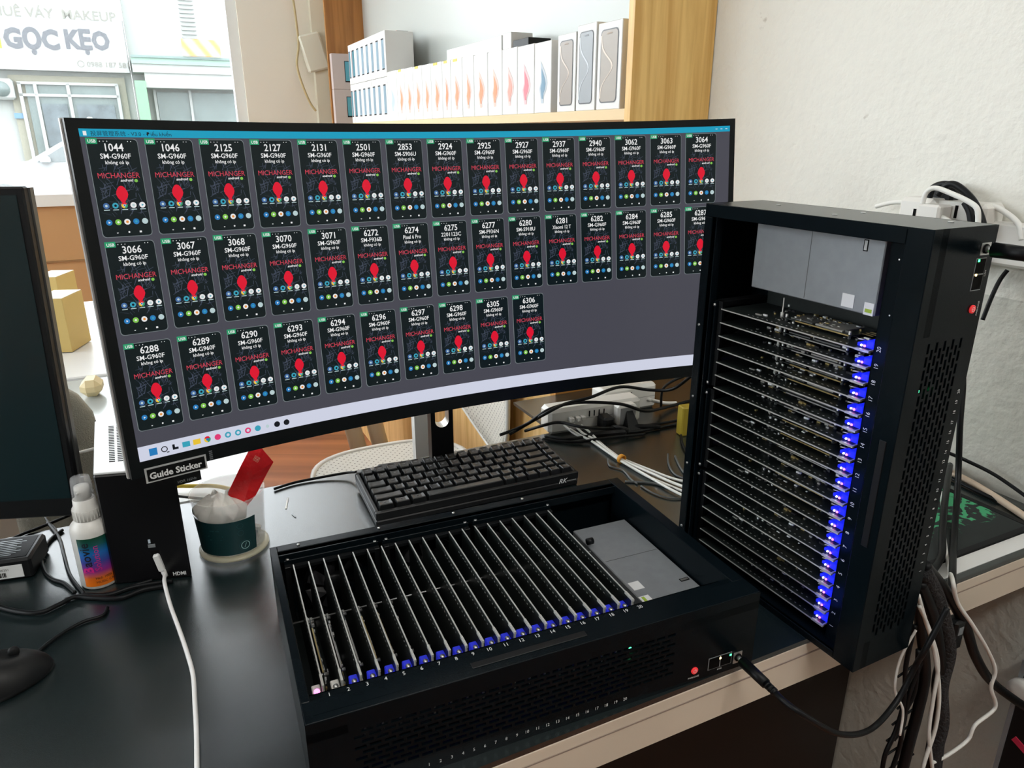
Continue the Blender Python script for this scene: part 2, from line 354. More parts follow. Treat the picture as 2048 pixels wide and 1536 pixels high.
tc = nt.nodes.new('ShaderNodeTexCoord'); nt.links.new(tc.outputs['Object'], wv.inputs['Vector']); cr = nt.nodes.new('ShaderNodeValToRGB')
cr.color_ramp.elements[0].color = (.48, .20, .05, 1); cr.color_ramp.elements[1].color = (.42, .38, .26, 1); nt.links.new(wv.outputs['Fac'], cr.inputs[0]); nt.links.new(cr.outputs[0], b_.inputs['Base Color'])
rst((.48, VF - .38, 1.262), (.84, VF - .34, 1.42), om).build('orange_tiles', g_)
mb = MB(); rst((-2.0, VF + .1, 1.9), (-.4, VF + .5, 2.5), f_white, mb); rst((-1.9, VF + .04, 2.05), (-.9, VF + .1, 2.1), f_glass, mb); mb.build('upper_storey', o)
# white car
cm_ = mat('car_white', (.28, .29, .295), .3); ct = mat('car_tyre', (.12, .13, .13), .7); cw = mat('car_window', (.15, .17, .175), .25)
CV = 15.5; cu_ = uv(atv(2, 352, CV))[0] + 1.35
car = empty('white_car', Matrix.Translation(W(cu_, CV, -.95)) @ ROOM); tag(car, 'white sedan parked in front of the shop across the street', 'car')
prof = [(-2.15, .30), (-2.2, .70), (-1.6, .92), (-.95, 1.0), (-.25, 1.40), (.1, 1.45), (.9, 1.43), (1.6, 1.05), (2.15, .95), (2.2, .35)]
N = len(prof); mb = MB(); mb.add([(x, 0, z) for x, z in prof] + [(x, 1.7, z) for x, z in prof], [tuple(range(N)), tuple(range(2 * N - 1, N - 1, -1))] + [(i, i + N, (i + 1) % N + N, (i + 1) % N) for i in range(N)], cm_); mb.build('body', car)
for q_ in ([(-.78, 1.0), (-.22, 1.34), (.28, 1.38), (.28, 1.0)], [(.36, 1.0), (.36, 1.38), (.86, 1.36), (1.35, 1.02)]):
    mb = MB(); mb.poly([(x, -.006, z) for x, z in q_], cw); mb.build('side_window', car)
for x in (-1.35, 1.35):
    mb = MB(); mb.lathe([(.20, -.03), (.22, -.04), (.31, -.03), (.32, .0), (.32, .2)], ct, 24, T(x, -.01, .33) @ Rx(pi / 2) @ Ry(pi)); mb.lathe([(.0, .05), (.19, .045), (.22, .03)], mat('wheel_silver', (.30, .31, .31), .4), 16, T(x, .0, .33) @ Rx(pi / 2)); mb.build('wheel', car)
mb = MB(); mb.bbox((-.72, -.16, .98), (-.56, 0, 1.10), cm_, .03); mb.build('wing_mirror', car)

# ================================================================== THE DESK
DF, DB, DA = .443, 1.062, .050                        # front, back, apron
desk_dir = Matrix.Rotation(TH, 4, 'Z')
desk = empty('office_desk', desk_dir); tag(desk, 'long black topped office desk with beige edging against the right wall', 'desk')
dmat = Matrix.Identity(4)
def dp(name, a, b, m): return MB().bbox(a, b, m, .0015).build(name, desk)
o = MB().prism([(-1.35, DF), (1.09, DF), (1.09, 1.235), (.60, 1.235), (.60, DB), (-1.35, DB)], .006, desk_m, tf=T(0, 0, -.006)).build('desktop', desk); o['label'] = 'black laminate top'
o = dp('edging', (-1.34, DF + .0, -.008 - DA), (1.09, DF + .022, -.006), apron_m); o['label'] = 'beige marbled front edging'
MB().box((-1.34, DF - .0008, -.021), (1.09, DF + .001, -.0195), mat('edging_groove', (.32, .25, .21), .6)).build('edging_groove', desk)
MB().box((-1.33, DF + .022, -.03), (1.09, 1.05, -.006), black_matte).build('underside', desk)
dp('back_panel', (-1.3, .745, -.74), (1.09, .765, -.03), mat('under_desk_shade', (.02, .014, .011), .6))  # dark sheet added to stand for the shade under the desk
dp('leg_panel', (-1.32, DF + .03, FL), (-1.29, 1.04, -.03), apron_m)

# ================================================================== MONITOR
MX, MY, MZ, MYAW, MT, MRAD, SW, SH, MROLL = -.0619, .9166, .1819, .4414, .0976, 1.4715, .8, .3359, .0075
def scrpt(s, t, off=0.):                              # point of the curved screen, s and t run 0..1
    a = (s - .5) * SW / MRAD
    x = (MRAD - off) * sin(a); y = -MRAD + (MRAD - off) * cos(a); z = t * SH
    x, z = x * cos(MROLL) - z * sin(MROLL), x * sin(MROLL) + z * cos(MROLL)
    y, z = y * cos(MT) + z * sin(MT), -y * sin(MT) + z * cos(MT)
    return Vector((MX + cos(MYAW) * x - sin(MYAW) * y, MY + sin(MYAW) * x + cos(MYAW) * y, MZ + z))
mon = empty('curved_monitor', loc=(-.114, 1.07, 0)); tag(mon, 'wide curved monitor showing rows of phone screens above the keyboard', 'monitor')
mon_inv = Matrix.Translation((.114, -1.07, 0))
def mgrid(mb, s0, s1, t0, t1, off, m, n=1):
    n = max(n, int((s1 - s0) * 48) + 1); vs = []
    for i in range(n + 1):
        s = s0 + (s1 - s0) * i / n; vs += [scrpt(s, t0, off), scrpt(s, t1, off)]
    mb.add(vs, [(2 * i, 2 * i + 2, 2 * i + 3, 2 * i + 1) for i in range(n)], m, tf=mon_inv)
def mslab(mb, s0, s1, t0, t1, o0, o1, m):
    n = max(2, int((s1 - s0) * 48)); vs = []; fs = []
    for i in range(n + 1):
        s = s0 + (s1 - s0) * i / n; vs += [scrpt(s, t0, o0), scrpt(s, t1, o0), scrpt(s, t1, o1), scrpt(s, t0, o1)]
    for i in range(n):
        a = 4 * i
        for k in range(4): fs.append((a + k, a + (k + 1) % 4, a + 4 + (k + 1) % 4, a + 4 + k))
    fs += [(3, 2, 1, 0), (4 * n, 4 * n + 1, 4 * n + 2, 4 * n + 3)]
    mb.add(vs, fs, m, tf=mon_inv)
MB_ = MB(); mslab(MB_, -.013, 1.010, -.052, 1.028, .0012, -.010, mat('bezel_black', (.003, .005, .006), .3, spec=.2)); MB_.build('bezel', mon)
MB_ = MB(); mslab(MB_, -.0148, 1.0112, -.056, 1.031, -.0102, -.016, mat('silver_shell', (.6, .6, .58), .4, .3)); mslab(MB_, .2, .8, .1, .85, -.016, -.045, black_plastic); MB_.build('back_shell', mon)
# the picture on the screen
S_bg = scr('screen_grey', 74, 74, 84); S_tile = scr('screen_tile', 10, 24, 27); S_w = scr('screen_white', 240, 240, 240); S_line = scr('screen_tile_border', 118, 128, 130)
S_bar = scr('screen_cyan', 20, 160, 196); S_task = scr('screen_taskbar', 214, 218, 236); S_red = scr('screen_red', 226, 20, 50); S_mred = scr('screen_title_red', 205, 66, 84)
S_g = scr('screen_green', 46, 160, 110); S_blue = scr('screen_blue', 40, 125, 190); S_lg = scr('screen_light_green', 130, 200, 80); S_cy = scr('screen_teal', 60, 165, 190)
S_yel = scr('screen_yellow', 240, 200, 60); S_dk = scr('screen_dark', 20, 22, 30); S_wp = scr('screen_web_grey', 72, 80, 98); S_pale = scr('screen_pale', 190, 212, 214); S_navy = scr('screen_slate_blue', 70, 110, 165); S_pink = scr('screen_pink', 230, 60, 120); S_orange = scr('screen_orange', 236, 150, 60)
SM = MB()
mgrid(SM, 0, 1, 0, 1, .0015, S_bg); mgrid(SM, 0, 1, .978, 1., .0018, S_bar); mgrid(SM, 0, 1, 0, .048, .0018, S_task)
def stf(cs, ct_, off):                               # metres on the screen to the curved surface
    return lambda p: mon_inv @ scrpt(cs + p.x / SW, ct_ + p.y / SH, off)
SM.text('投屏管理系统 - V3.0 - Điều khiển', .0052, S_dk, tf=stf(.012, .982, .002), ax=0); SM.box((0, 0, 0), (.003, .004, .0001), S_w, tf=stf(.004, .9815, .002))
TW, THt = .0576 * SW, .279 * SH
def tile(s0, t1, num, model):
    o = lambda x, y: (s0 + x * TW / SW, t1 - y * THt / SH)
    def rr(inset, off, m):
        x0, x1, y0, y1 = inset, TW - inset, inset, THt - inset; r = .0035; pts = []
        for (cx, cy, a0) in ((x1 - r, y1 - r, 0), (x0 + r, y1 - r, pi / 2), (x0 + r, y0 + r, pi), (x1 - r, y0 + r, 3 * pi / 2)):
            for k in range(4): a = a0 + k * pi / 6; pts.append((cx + r * cos(a), cy + r * sin(a), 0))
        L = [p for p in pts]; n = len(pts)
        # split in strips to follow the curve
        xs = [x0 + (x1 - x0) * k / 4 for k in range(5)]
        SM.add([(x1 - .0, y, 0) for y in ()], [], m)
        c = (TW / 2, THt / 2, 0); SM.add([c] + L, [(0, i + 1, (i + 1) % n + 1) for i in range(n)], m, tf=lambda p: mon_inv @ scrpt(s0 + p.x / SW, t1 - THt / SH + p.y / SH, off))
    rr(0, .0021, S_line); rr(.0006, .0025, S_tile)
    def txt(t, x, y, size, m, **k): cs, ct2 = o(x, y); SM.text(t, size, m, tf=stf(cs, ct2, .0031), **k)
    def dot(x, y, r, m, off=.0031, n=10, **k): cs, ct2 = o(x, y); SM.disc((0, 0), r, m, n, tf=stf(cs, ct2, off), **k)
    # wallpaper: grey tangle of fine lines
    rnd = random.Random(11)
    for k in range(120):
        x = .12 + .76 * rnd.random(); y = .27 + .5 * rnd.random(); a = pi / 2 + rnd.uniform(-.7, .7) if k % 2 else rnd.uniform(-.5, .5); l = rnd.uniform(.003, .011); wd = .00026
        cs, ct2 = o(x, y); dx, dy = cos(a) * l, sin(a) * l
        SM.poly([(-dx / 2 - wd, -dy / 2, 0), (-dx / 2 + wd, -dy / 2 - wd, 0), (dx / 2 + wd, dy / 2, 0), (dx / 2 - wd, dy / 2 + wd, 0)], S_wp, tf=stf(cs, ct2, .0027))
    txt(num, .52, .125, .0102, S_w, bold=.014, sx=.90); txt(model, .52, .200, .0068, S_w, bold=.012, sx=.95 if len(model) < 9 else .78)
    txt('không có ip', .53, .255, .0048, S_w, bold=.012, sx=.95); txt('MICHANGER', .52, .395, .0072, S_mred, bold=.0, sx=.92)
    txt('android', .66, .432, .0036, S_w, shear=.3, bold=.02); dot(.84, .425, .0016, S_lg)
    # plain red shape of the wallpaper
    cs, ct2 = o(.52, .565); SM.poly([(0, .0085, 0), (-.0018, .0080, 0), (-.0034, .0062, 0), (-.0050, .0030, 0), (-.0054, .0002, 0), (-.0044, -.0028, 0), (-.0024, -.0056, 0), (-.0008, -.0085, 0), (.0008, -.0085, 0), (.0024, -.0056, 0), (.0044, -.0028, 0), (.0054, .0002, 0), (.0050, .0030, 0), (.0034, .0062, 0), (.0018, .0080, 0)], S_red, tf=stf(cs, ct2, .0029))
    c1 = (S_navy, S_cy, S_w, S_w, S_w); c2 = (S_blue, S_lg, S_w, S_blue, S_pale)
    for k in range(5):
        x = .17 + .178 * k; dot(x, .675, .0029, c1[k]); dot(x, .845, .0029, c2[k])
        cs, ct2 = o(x, .722); SM.box((-.0026, 0, 0), (.0026, .0008, .00001), S_pale, tf=stf(cs, ct2, .0031))
    dot(.17, .675, .0013, S_pale, .0035, 6); dot(.348, .675, .0014, S_dk, .0035, 5); dot(.704, .675, .0014, S_pale, .0035, 6); dot(.882, .675, .0014, S_cy, .0035, 3)
    for k, m in enumerate((S_red, S_yel, S_g)): dot(.526, .675, .0029, m, .0033, 4, a0=pi / 6 + k * 2 * pi / 3, a1=pi / 6 + (k + 1) * 2 * pi / 3)
    dot(.526, .675, .0013, S_w, .0035, 8); dot(.526, .675, .0010, S_blue, .0037, 8)
    dot(.17, .845, .0013, S_w, .0035, 3); dot(.348, .845, .0013, S_w, .0035, 4); dot(.526, .845, .0014, S_orange, .0035, 6); dot(.704, .845, .0013, S_cy, .0035, 5)
    dot(.30, .952, .0009, S_w, n=3, a0=pi); dot(.53, .952, .0009, S_w); cs, ct2 = o(.76, .952); SM.box((-.001, -.001, 0), (.001, .0008, 0.00001), S_w, tf=stf(cs, ct2, .0031))
    cs, ct2 = o(.0, .0); SM.box((0, -.0052, 0), (.0098, .0004, .00001), S_g, tf=stf(cs, ct2, .0033)); SM.text('USB', .0042, S_w, tf=stf(*o(.11, .043), .0037), bold=.02)
    for x in (.26, .33, .40): dot(x, .028, .0005, S_w, n=5)
    for x in (.80, .86): dot(x, .028, .0005, S_w, n=5)
G = 'SM-G960F'
rows = [(.9777, [('1044', G), ('1046', G), ('2125', G), ('2127', G), ('2131', G), ('2501', G), ('2853', 'SM-S906U'), ('2924', G), ('2925', G), ('2927', G), ('2937', G), ('2940', G), ('3062', G), ('3063', G), ('3064', G)]),
        (.6815, [('3066', G), ('3067', G), ('3068', G), ('3070', G), ('3071', G), ('6272', 'SM-F936B'), ('6274', 'Pixel 6 Pro'), ('6275', '2201123C'), ('6277', 'SM-F936N'), ('6280', 'SM-S918U'), ('6281', 'Xiaomi 12 T'), ('6282', G), ('6284', G), ('6285', G), ('6287', G)]),
        (.376, [('6288', G), ('6289', G), ('6290', G), ('6293', G), ('6294', G), ('6296', G), ('6297', G), ('6298', G), ('6305', G), ('6306', G)])]
for t1, row in rows:
    for i, (n_, md) in enumerate(row): tile(.0049 + .0652 * i, t1 - (.004 if t1 > .9 else 0), n_, md)
ic = [S_blue, S_dk, S_dk, S_cy, S_yel, S_red, S_pink, S_cy, S_cy, S_pink, S_cy, S_pale, S_dk, S_dk]
for k, m in enumerate(ic):
    s = .018 + .0141 * k; tf = stf(s, .024, .0024)
    if k == 0: SM.box((-.004, -.004, 0), (.004, .004, .0001), m, tf=tf)
    elif k == 1: SM.lathe([(.0034, 0), (.0024, 0)], m, 12, tf=tf); SM.box((.002, -.0045, 0), (.0045, -.0035, .0001), m, tf=tf)
    elif k == 2: SM.box((-.003, -.003, 0), (.003, -.0005, .0001), m, tf=tf); SM.box((-.003, -.003, 0), (-.0005, .003, .0001), m, tf=tf)
    elif k in (3, 4): SM.box((-.004, -.003, 0), (.004, .003, .0001), m, tf=tf)
    elif k == 5:
        for q, mm in enumerate((S_red, S_yel, S_g)): SM.disc((0, 0), .0036, mm, 4, tf=tf, a0=pi / 6 + q * 2 * pi / 3, a1=pi / 6 + (q + 1) * 2 * pi / 3)
        SM.disc((0, 0), .0016, S_blue, 8, tf=stf(s, .024, .0027))
    else:
        SM.disc((0, 0), .0035 if k != 11 else .002, m, 12, tf=tf)
        if k in (7, 8, 9): SM.disc((0, 0), .0018, S_task, 8, tf=stf(s, .024, .0027))
for k, s in enumerate((.966, .976)): SM.disc((0, 0), .006 if not k else .005, S_pale, 10, tf=stf(s, .088 - .03 * k, .0024))
SM.box((0, 0, 0), (.012, .008, .0001), S_dk, tf=stf(.983, .09, .0024)); SM.box((0, 0, 0), (.012, .010, .0001), S_dk, tf=stf(.983, .05, .0024))
for k, s in enumerate((.975, .984, .993)): SM.box((-.0015, -.0004, 0), (.0015, .0004, .0001), S_w, tf=stf(s, .989, .0024))
SM.build('screen', mon)['label'] = 'lit screen with rows of phone tiles'
MB_ = MB(); MB_.box((0, 0, 0), (.003, .0022, .0012), mat('led_white', (.9, .9, .9), .4, emit=(.9, .95, 1), es=2), tf=stf(.965, -.024, .0013)); MB_.build('power_light', mon)
MB_ = MB(); MB_.box((0, 0, 0), (.064, .017, .0008), white_print, tf=stf(.003, -.075, .0022)); MB_.box((.002, .0018, .0009), (.062, .0152, .001), black_matte, tf=stf(.003, -.075, .0032))
MB_.text('Guide Sticker', .0098, white_print, tf=stf(.003 + .031 / SW, -.0615, .0045), bold=.03); mk = MB_.build('guide_sticker', mon); mk['label'] = 'white bordered black sticker reading Guide Sticker'
MB_ = MB(); MB_.box((0, 0, 0), (.030, .011, .0006), black_plastic, tf=stf(.035, -.108, .0022)); MB_.text('HDR 165Hz', .004, zinc, tf=stf(.035 + .015 / SW, -.100, .003)); MB_.build('small_label', mon)
for k in range(5):
    MB_ = MB() if k == 0 else MB_; MB_.box((0, k * .0022, 0), (.0035, k * .0022 + .0014, .0001), zinc, tf=stf(.088, -.048, .0014))
MB_.build('bezel_marking', mon)
# stand: post with a long hole and a flat base
pr = .018; z0, z1 = .0, .36
mb = MB(); oz0, oz1, ow = .085, .130, .011
mtx = Rz(MYAW - .1)
outer = [(-pr, z0), (pr, z0), (pr, oz0 - ow)]
def plate(mb, m, y0, y1, tf):
    n = 12; hole_pts = [(ow * cos(pi + pi * k / n), oz0 + ow * sin(pi + pi * k / n)) for k in range(n + 1)] + [(ow * cos(pi * k / n), oz1 + ow * sin(pi * k / n)) for k in range(n + 1)]
    N = len(hole_pts); rect = []
    for (x, z) in hole_pts:                            # push each point to the rim of the plate
        c = (0, min(max(z, oz0), oz1)); dx, dz = x - c[0], z - c[1]; k = 1e9
        if abs(dx) > 1e-9: k = min(k, pr / abs(dx))
        if dz > 1e-9: k = min(k, (z1 - c[1]) / dz)
        if dz < -1e-9: k = min(k, (z0 - c[1]) / dz)
        rect.append((c[0] + dx * k, c[1] + dz * k))
    for y, fl in ((y0, 1), (y1, 0)):
        vs = [(x, y, z) for x, z in hole_pts] + [(x, y, z) for x, z in rect]
        fs = [(i, (i + 1) % N, N + (i + 1) % N, N + i) for i in range(N)]
        mb.add(vs, [f[::-1] if fl else f for f in fs], m, tf=tf)
    mb.add([(x, y0, z) for x, z in hole_pts] + [(x, y1, z) for x, z in hole_pts], [(i, (i + 1) % N, N + (i + 1) % N, N + i) for i in range(N)], steel, tf=tf)
    for x in (-pr, pr): mb.add([(x, y0, z0), (x, y1, z0), (x, y1, z1), (x, y0, z1)], [(0, 1, 2, 3)], m, tf=tf)
plate(mb, black_plastic, -.010, .014, mtx); mb.build('stand_post', mon)
mb = MB(); mb.bbox((-.10, -.014, 0), (.11, .034, .006), black_plastic, .002, tf=mtx); mb.build('stand_base', mon)
mb = MB(); mb.box((-.03, -.12, .28), (.03, .02, .34), black_plastic, tf=mtx); mb.build('stand_arm', mon)

# ================================================================== KEYBOARD
KX, KY, KA = -.1865, .8768, .4252
kb = empty('mechanical_keyboard', T(KX, KY, 0) @ Rz(KA)); tag(kb, 'black mechanical keyboard lying under the curved monitor', 'keyboard')
kt = R(2.6)
def ktf(p): return Vector((p.x, p.y * cos(kt) - p.z * sin(kt), .0005 + p.y * sin(kt) + p.z * cos(kt)))
KWd, KDp = .317, .127
mb = MB(); n = 0
mb.bbox((0, 0, 0), (KWd, KDp, .010), black_plastic, .002, tf=ktf)
for a, b in (((0, 0, .010), (KWd, .0062, .0225)), ((0, KDp - .006, .010), (KWd, KDp, .0225)), ((0, .0062, .010), (.0055, KDp - .006, .0225)), ((KWd - .0055, .0062, .010), (KWd, KDp - .006, .0225))): mb.bbox(a, b, black_plastic, .0012, tf=ktf)
mb.box((.0055, .0062, .010), (KWd - .0055, KDp - .006, .0135), black_matte, tf=ktf)
mb.build('case', kb)
mb = MB(); mb.text('RK', .0105, white_print, tf=lambda p: ktf(Vector((.283 + p.x, -.0003, .0085 + p.y))), ax=0, bold=.02, shear=.35); mb.text('ROYAL KLUDGE', .0024, white_print, tf=lambda p: ktf(Vector((.297 + p.x, -.0003, .0098 + p.y))), ax=0, sx=.9); mb.build('lettering', kb)
for yy in (.004, .117):
    for xx in (.03, .28): pass
U_ = .01905
krows = [[1] * 16, [1] * 13 + [2, 1], [1.5] + [1] * 12 + [1.5, 1], [1.75] + [1] * 11 + [2.25, 1], [2.25] + [1] * 10 + [1.75, 1, 1], [1.25] * 3 + [6.25] + [1] * 3 + [1] * 3]
kcache = {}
def keymesh(wu, row):
    if (wu, row) in kcache: return kcache[(wu, row)]
    w_ = wu * U_ / 2 - .0005; d = U_ / 2 - .0005; h = .0115 + [.0022, .0012, .0002, 0, .0002, .0008][row]; tl = [.12, .09, .03, -.02, -.06, -.08][row]
    mb = MB(); L = []
    for (k, z) in ((0, 0), (.0003, .0015), (.0028, h - .0012), (.0036, h)):
        L.append([(-w_ + k * .8, -d + k, z), (w_ - k * .8, -d + k, z), (w_ - k * .8, d - k * .6, z), (-w_ + k * .8, d - k * .6, z)])
    vs = [p for l in L for p in l]; fs = []
    for j in range(3):
        for i in range(4): fs.append((4 * j + i, 4 * j + (i + 1) % 4, 4 * j + 4 + (i + 1) % 4, 4 * j + 4 + i))
    # dished top
    t = L[3]; cx = 0; mid = [(-w_ * .45, -d + .0036, h - .0006), (w_ * .45, -d + .0036, h - .0006), (w_ * .45, d - .0022, h - .0006), (-w_ * .45, d - .0022, h - .0006)]
    o_ = len(vs); vs += mid
    fs += [(12, o_, o_ + 3, 15), (o_, o_ + 1, o_ + 2, o_ + 3), (o_ + 1, 13, 14, o_ + 2)]
    vs = [(x, y, z + (tl * y if z > .002 else 0)) for x, y, z in vs]
    mb.add(vs, fs, keycap_m)
    if wu <= 1.25:
        r2 = random.Random(row); mb.box((-.002, .001, h - .0004), (.002 - (row % 2) * .001, .0032, h - .0002), mat('legend_grey', (.10, .10, .11), .5))
    me = mb.build('keycap'); md = me.data; bpy.data.objects.remove(me); kcache[(wu, row)] = md; return md
for r_i, row in enumerate(krows):
    x = .0062; y = .0062 + .0005 + (5 - r_i + .5) * U_
    for wu in row:
        md = keymesh(wu, r_i); o = bpy.data.objects.new('keycap', md); sc.collection.objects.link(o); o.parent = kb
        o.matrix_local = Matrix.Translation(ktf(Vector((x + wu * U_ / 2, y, .0158)))) @ Rx(kt); x += wu * U_
mb = MB(); mb.tube([atz(712, 944, .014), atz(690, 946, .008), atz(640, 955, .004), atz(590, 965, .003), atz(548, 978, .003)], .0022, cable_black); kc = mb.build('keyboard_cable'); tag(kc, 'thin black cable running left along the back edge of the desk from the keyboard', 'cable')

# ================================================================== PHONE SERVERS
CW, CD, CH = .440, .274, .085
shield = [mat('shield_silver', (.45, .45, .42), .4, .6), mat('shield_dull', (.14, .145, .14), .45, .5), pcb_comp]
blueA = mat('blue_connector', (.02, .03, .40), .35, emit=(.03, .04, .8), es=.35)
blueB = mat('blue_lit_connector', (.01, .015, .5), .35, emit=(.01, .02, .9), es=.9)
led_w = mat('led_hot', (1, .9, 1), .4, emit=(.85, .8, 1), es=7); led_m = mat('led_magenta', (.8, .2, .6), .4, emit=(1, .15, .6), es=4)
def board_meshes(seed):
    rnd = random.Random(seed); mb = MB(); h0, h1 = .008, .077
    mb.box((-.0007, .050, h0), (.0007, .242, h1), pcb)
    mb.box((-.0006, .0495, h1), (.0006, .2425, h1 + .0006), edge_metal)
    mb.box((-.0010, .047, .0752), (.0010, .062, h1 + .0008), edge_metal)
    mb.box((-.0009, .048, .012), (.0009, .0495, h1), edge_metal)
    for k in range(20):                                # pads along the upper edge
        y = .075 + k * .0068
        for sx_ in (-1, 1): mb.box((sx_ * .0008 - .00008, y, h1 - .0060), (sx_ * .0008 + .00008, y + .0020, h1 - .0050), mat('pad_tin', (.42, .43, .42), .4))
    for k in range(70):
        y = rnd.uniform(.06, .20); z = rnd.uniform(.014, .062); s = rnd.uniform(.0008, .0028); t = rnd.uniform(.0006, .0022)
        mb.box((.0007, y, z), (.0007 + t, y + s * rnd.choice((1, 2, 3)), z + s), rnd.choice((shield[0], shield[1], pcb_comp, gold, white_print, shield[1])))
    b0 = mb
    pb = MB(); x = .0042
    pb.box((x, .082, .018), (x + .0009, .168, .060), pcb)
    pb.box((x - .0001, .084, .0595), (x + .0011, .150, .0606), shield[0] if seed % 3 else gold)
    pb.box((x + .0009, .095, .024), (x + .0024, .128, .056), shield[seed % 2])
    pb.box((x + .0009, .132, .030), (x + .0020, .160, .056), shield[1])
    for k in range(40):
        y = rnd.uniform(.084, .16); z = rnd.uniform(.02, .056); s = rnd.uniform(.001, .003)
        pb.box((x + .0009, y, z), (x + .003, y + s * 1.6, z + s), rnd.choice((shield[0], shield[1], gold, white_print)))
    for yy in (.086, .166): pb.cyl((.0007, yy, .056), (.0085, yy, .056), .0016, steel, 8)
    for k in range(3): pb.box((x + .001, .070, .030 + k * .006), (x + .0013, .082, .032 + k * .006), gold)
    return b0, pb
BM = [board_meshes(s) for s in (3, 4, 5, 6)]
def server(M, up, label, cat):
    root = empty('phone_server', M); tag(root, label, cat)
    def P(mb, name, lab=None):
        o = mb.build(name, root)
        if lab: o['label'] = lab
        return o
    m = black_metal
    mb = MB(); mb.box((0, 0, 0), (CW, CD, .0018), m); mb.box((0, 0, 0), (.0018, CD, CH), m); mb.box((.0062, .002, .0018), (.0075, CD - .002, CH - .004), m); mb.box((CW - .0018, 0, 0), (CW, CD, CH), m); mb.box((0, CD - .0018, 0), (CW, CD, CH), m)
    mb.bbox((0, 0, CH - .0016), (CW, .0245, CH + .0004), m, .0008); mb.bbox((0, .0245, CH - .0016), (.0075, CD, CH + .0002), m, .0006)
    mb.bbox((.4255, .0245, CH - .0016), (CW, CD, CH + .0002), m, .0006); mb.bbox((.0075, CD - .012, CH - .0016), (.4255, CD, CH + .0002), m, .0006)
    mb.box((.0075, .0240, .070), (.4255, .0255, CH - .001), m); mb.box((.4255, .0245, .0018), (.4270, CD - .012, CH - .001), m)
    mb.box((.0075, .0075, CH + .0004), (.10, .0085, CH + .0006), m)
    P(mb, 'chassis')
    mb = MB(); mb.box((.0075, .0255, .0705), (.4255, .046, .0725), m); mb.box((.0075, .045, .040), (.4255, .046, .0725), m)
    for k in range(20): mb.text(str(k + 1), .0062, white_print, tf=T(.0245 + .01592 * k, .0385, .07265), sx=.9)
    for x in (.36, .41): mb.disc((x, .036), .0008, white_print, 8, tf=T(0, 0, .0727))
    P(mb, 'numbered_ledge', 'inner ledge printed with the numbers 1 to 20')
    mb = MB(); mb.bbox((.14, .0080, CH + .0004), (.25, .0150, CH + .0012), black_plastic, .0003); P(mb, 'ledge_tape')
    # perforated front
    mb = MB(); r0, rp, rh, ng = .0185, .0056, .0031, 9
    def fr(x0, x1, z0, z1): mb.box((x0, -.0002, z0), (x1, .0014, z1), m)
    fr(0, CW, 0, r0); fr(0, CW, r0 + rp * (ng - 1) + rh, CH); fr(0, .032, r0, CH - .01); fr(.348, CW, r0, CH - .01)
    for k in range(ng):
        z = r0 + rp * k
        if k < ng - 1: fr(.032, .348, z + rh, z + rp)
        sl = .0093; gap = .0028; x = .032; nx = .036 + (0 if k % 2 else .006)
        fr(x, nx, z, z + rh)
        while nx + sl < .346: x = nx + sl; fr(x, min(x + gap, .348), z, z + rh); nx = x + gap
        if nx < .348: fr(nx, .348, z, z + rh)
    P(mb, 'front_panel')
    mb = MB()
    tf = lambda x, z: T(x, -.0004, z) @ Rx(pi / 2)
    for k in range(20): mb.text(str(k + 1), .0048, white_print, tf=tf(.0960 + .01015 * k, .0060), sx=.9)
    mb.text('PWR/CASE', .0028, white_print, tf=tf(.3673, .0052)); mb.text('LAN', .0028, white_print, tf=tf(.3985, .0052))
    P(mb, 'front_lettering')
    mb = MB(); c = tf(.3673, .0145); mb.lathe([(.0038, 0), (.0038, .0012), (.0030, .0015)], red_btn, 20, c); mb.lathe([(.0021, .0017), (.0015, .0017)], white_print, 16, c, a0=R(120), a1=R(420)); mb.box((-.0003, .0002, .0016), (.0003, .0022, .0018), white_print, tf=c)
    P(mb, 'power_button', 'round red power button')
    mb = MB(); mb.box((.384, -.0005, .0085), (.4125, -.0002, .0225), zinc); 
    for x in (.3848, .3990): mb.box((x, -.0008, .0092), (x + .0128, -.0004, .0218), hole)
    mb.box((.397, -.0012, .0185), (.399, -.0006, .0205), amber_led); mb.box((.4095, -.0012, .0185), (.4115, -.0006, .0205), green_led); P(mb, 'network_ports')
    mb = MB(); mb.box((.415, -.0008, .0065), (.4255, -.0003, .0195), steel); mb.lathe([(.0042, 0), (.0042, .0016)], hole, 16, tf(.4203, .0135)); P(mb, 'power_jack')
    mb = MB(); mb.lathe([(.0016, 0), (.0016, .002)], green_led, 10, T(.2951, .006, .0587) @ Rx(pi / 2)); P(mb, 'status_light', 'green status light')
    # fans against the rear wall
    for k in range(3):
        fm = MB(); x0 = .012 + k * .108; y0 = .2445
        fm.bbox((x0, y0 + .006, .0735), (x0 + .103, y0 + .0085, .0790), m, .0005); fm.bbox((x0, y0, .006), (x0 + .006, y0 + .0145, .074), black_plastic, .0005); fm.bbox((x0 + .097, y0, .006), (x0 + .103, y0 + .0145, .074), black_plastic, .0005)
        fm.box((x0, y0, .002), (x0 + .103, y0 + .0145, .006), black_plastic); fm.box((x0, y0, .070), (x0 + .103, y0 + .0145, .0735), black_plastic)
        for x in (x0 + .004, x0 + .099): fm.cyl((x, y0 + .007, .079), (x, y0 + .007, .0802), .0018, steel, 10)
        c = T(x0 + .0515, y0 + .008, .038) @ Rx(pi / 2)
        fm.lathe([(.034, -.004), (.034, .006)], black_plastic, 32, c, cap=False)
        P(fm, 'fan_frame')
        fb = MB(); fb.lathe([(.0, .006), (.011, .006), (.013, .003), (.013, -.004)], black_plastic, 20, c)
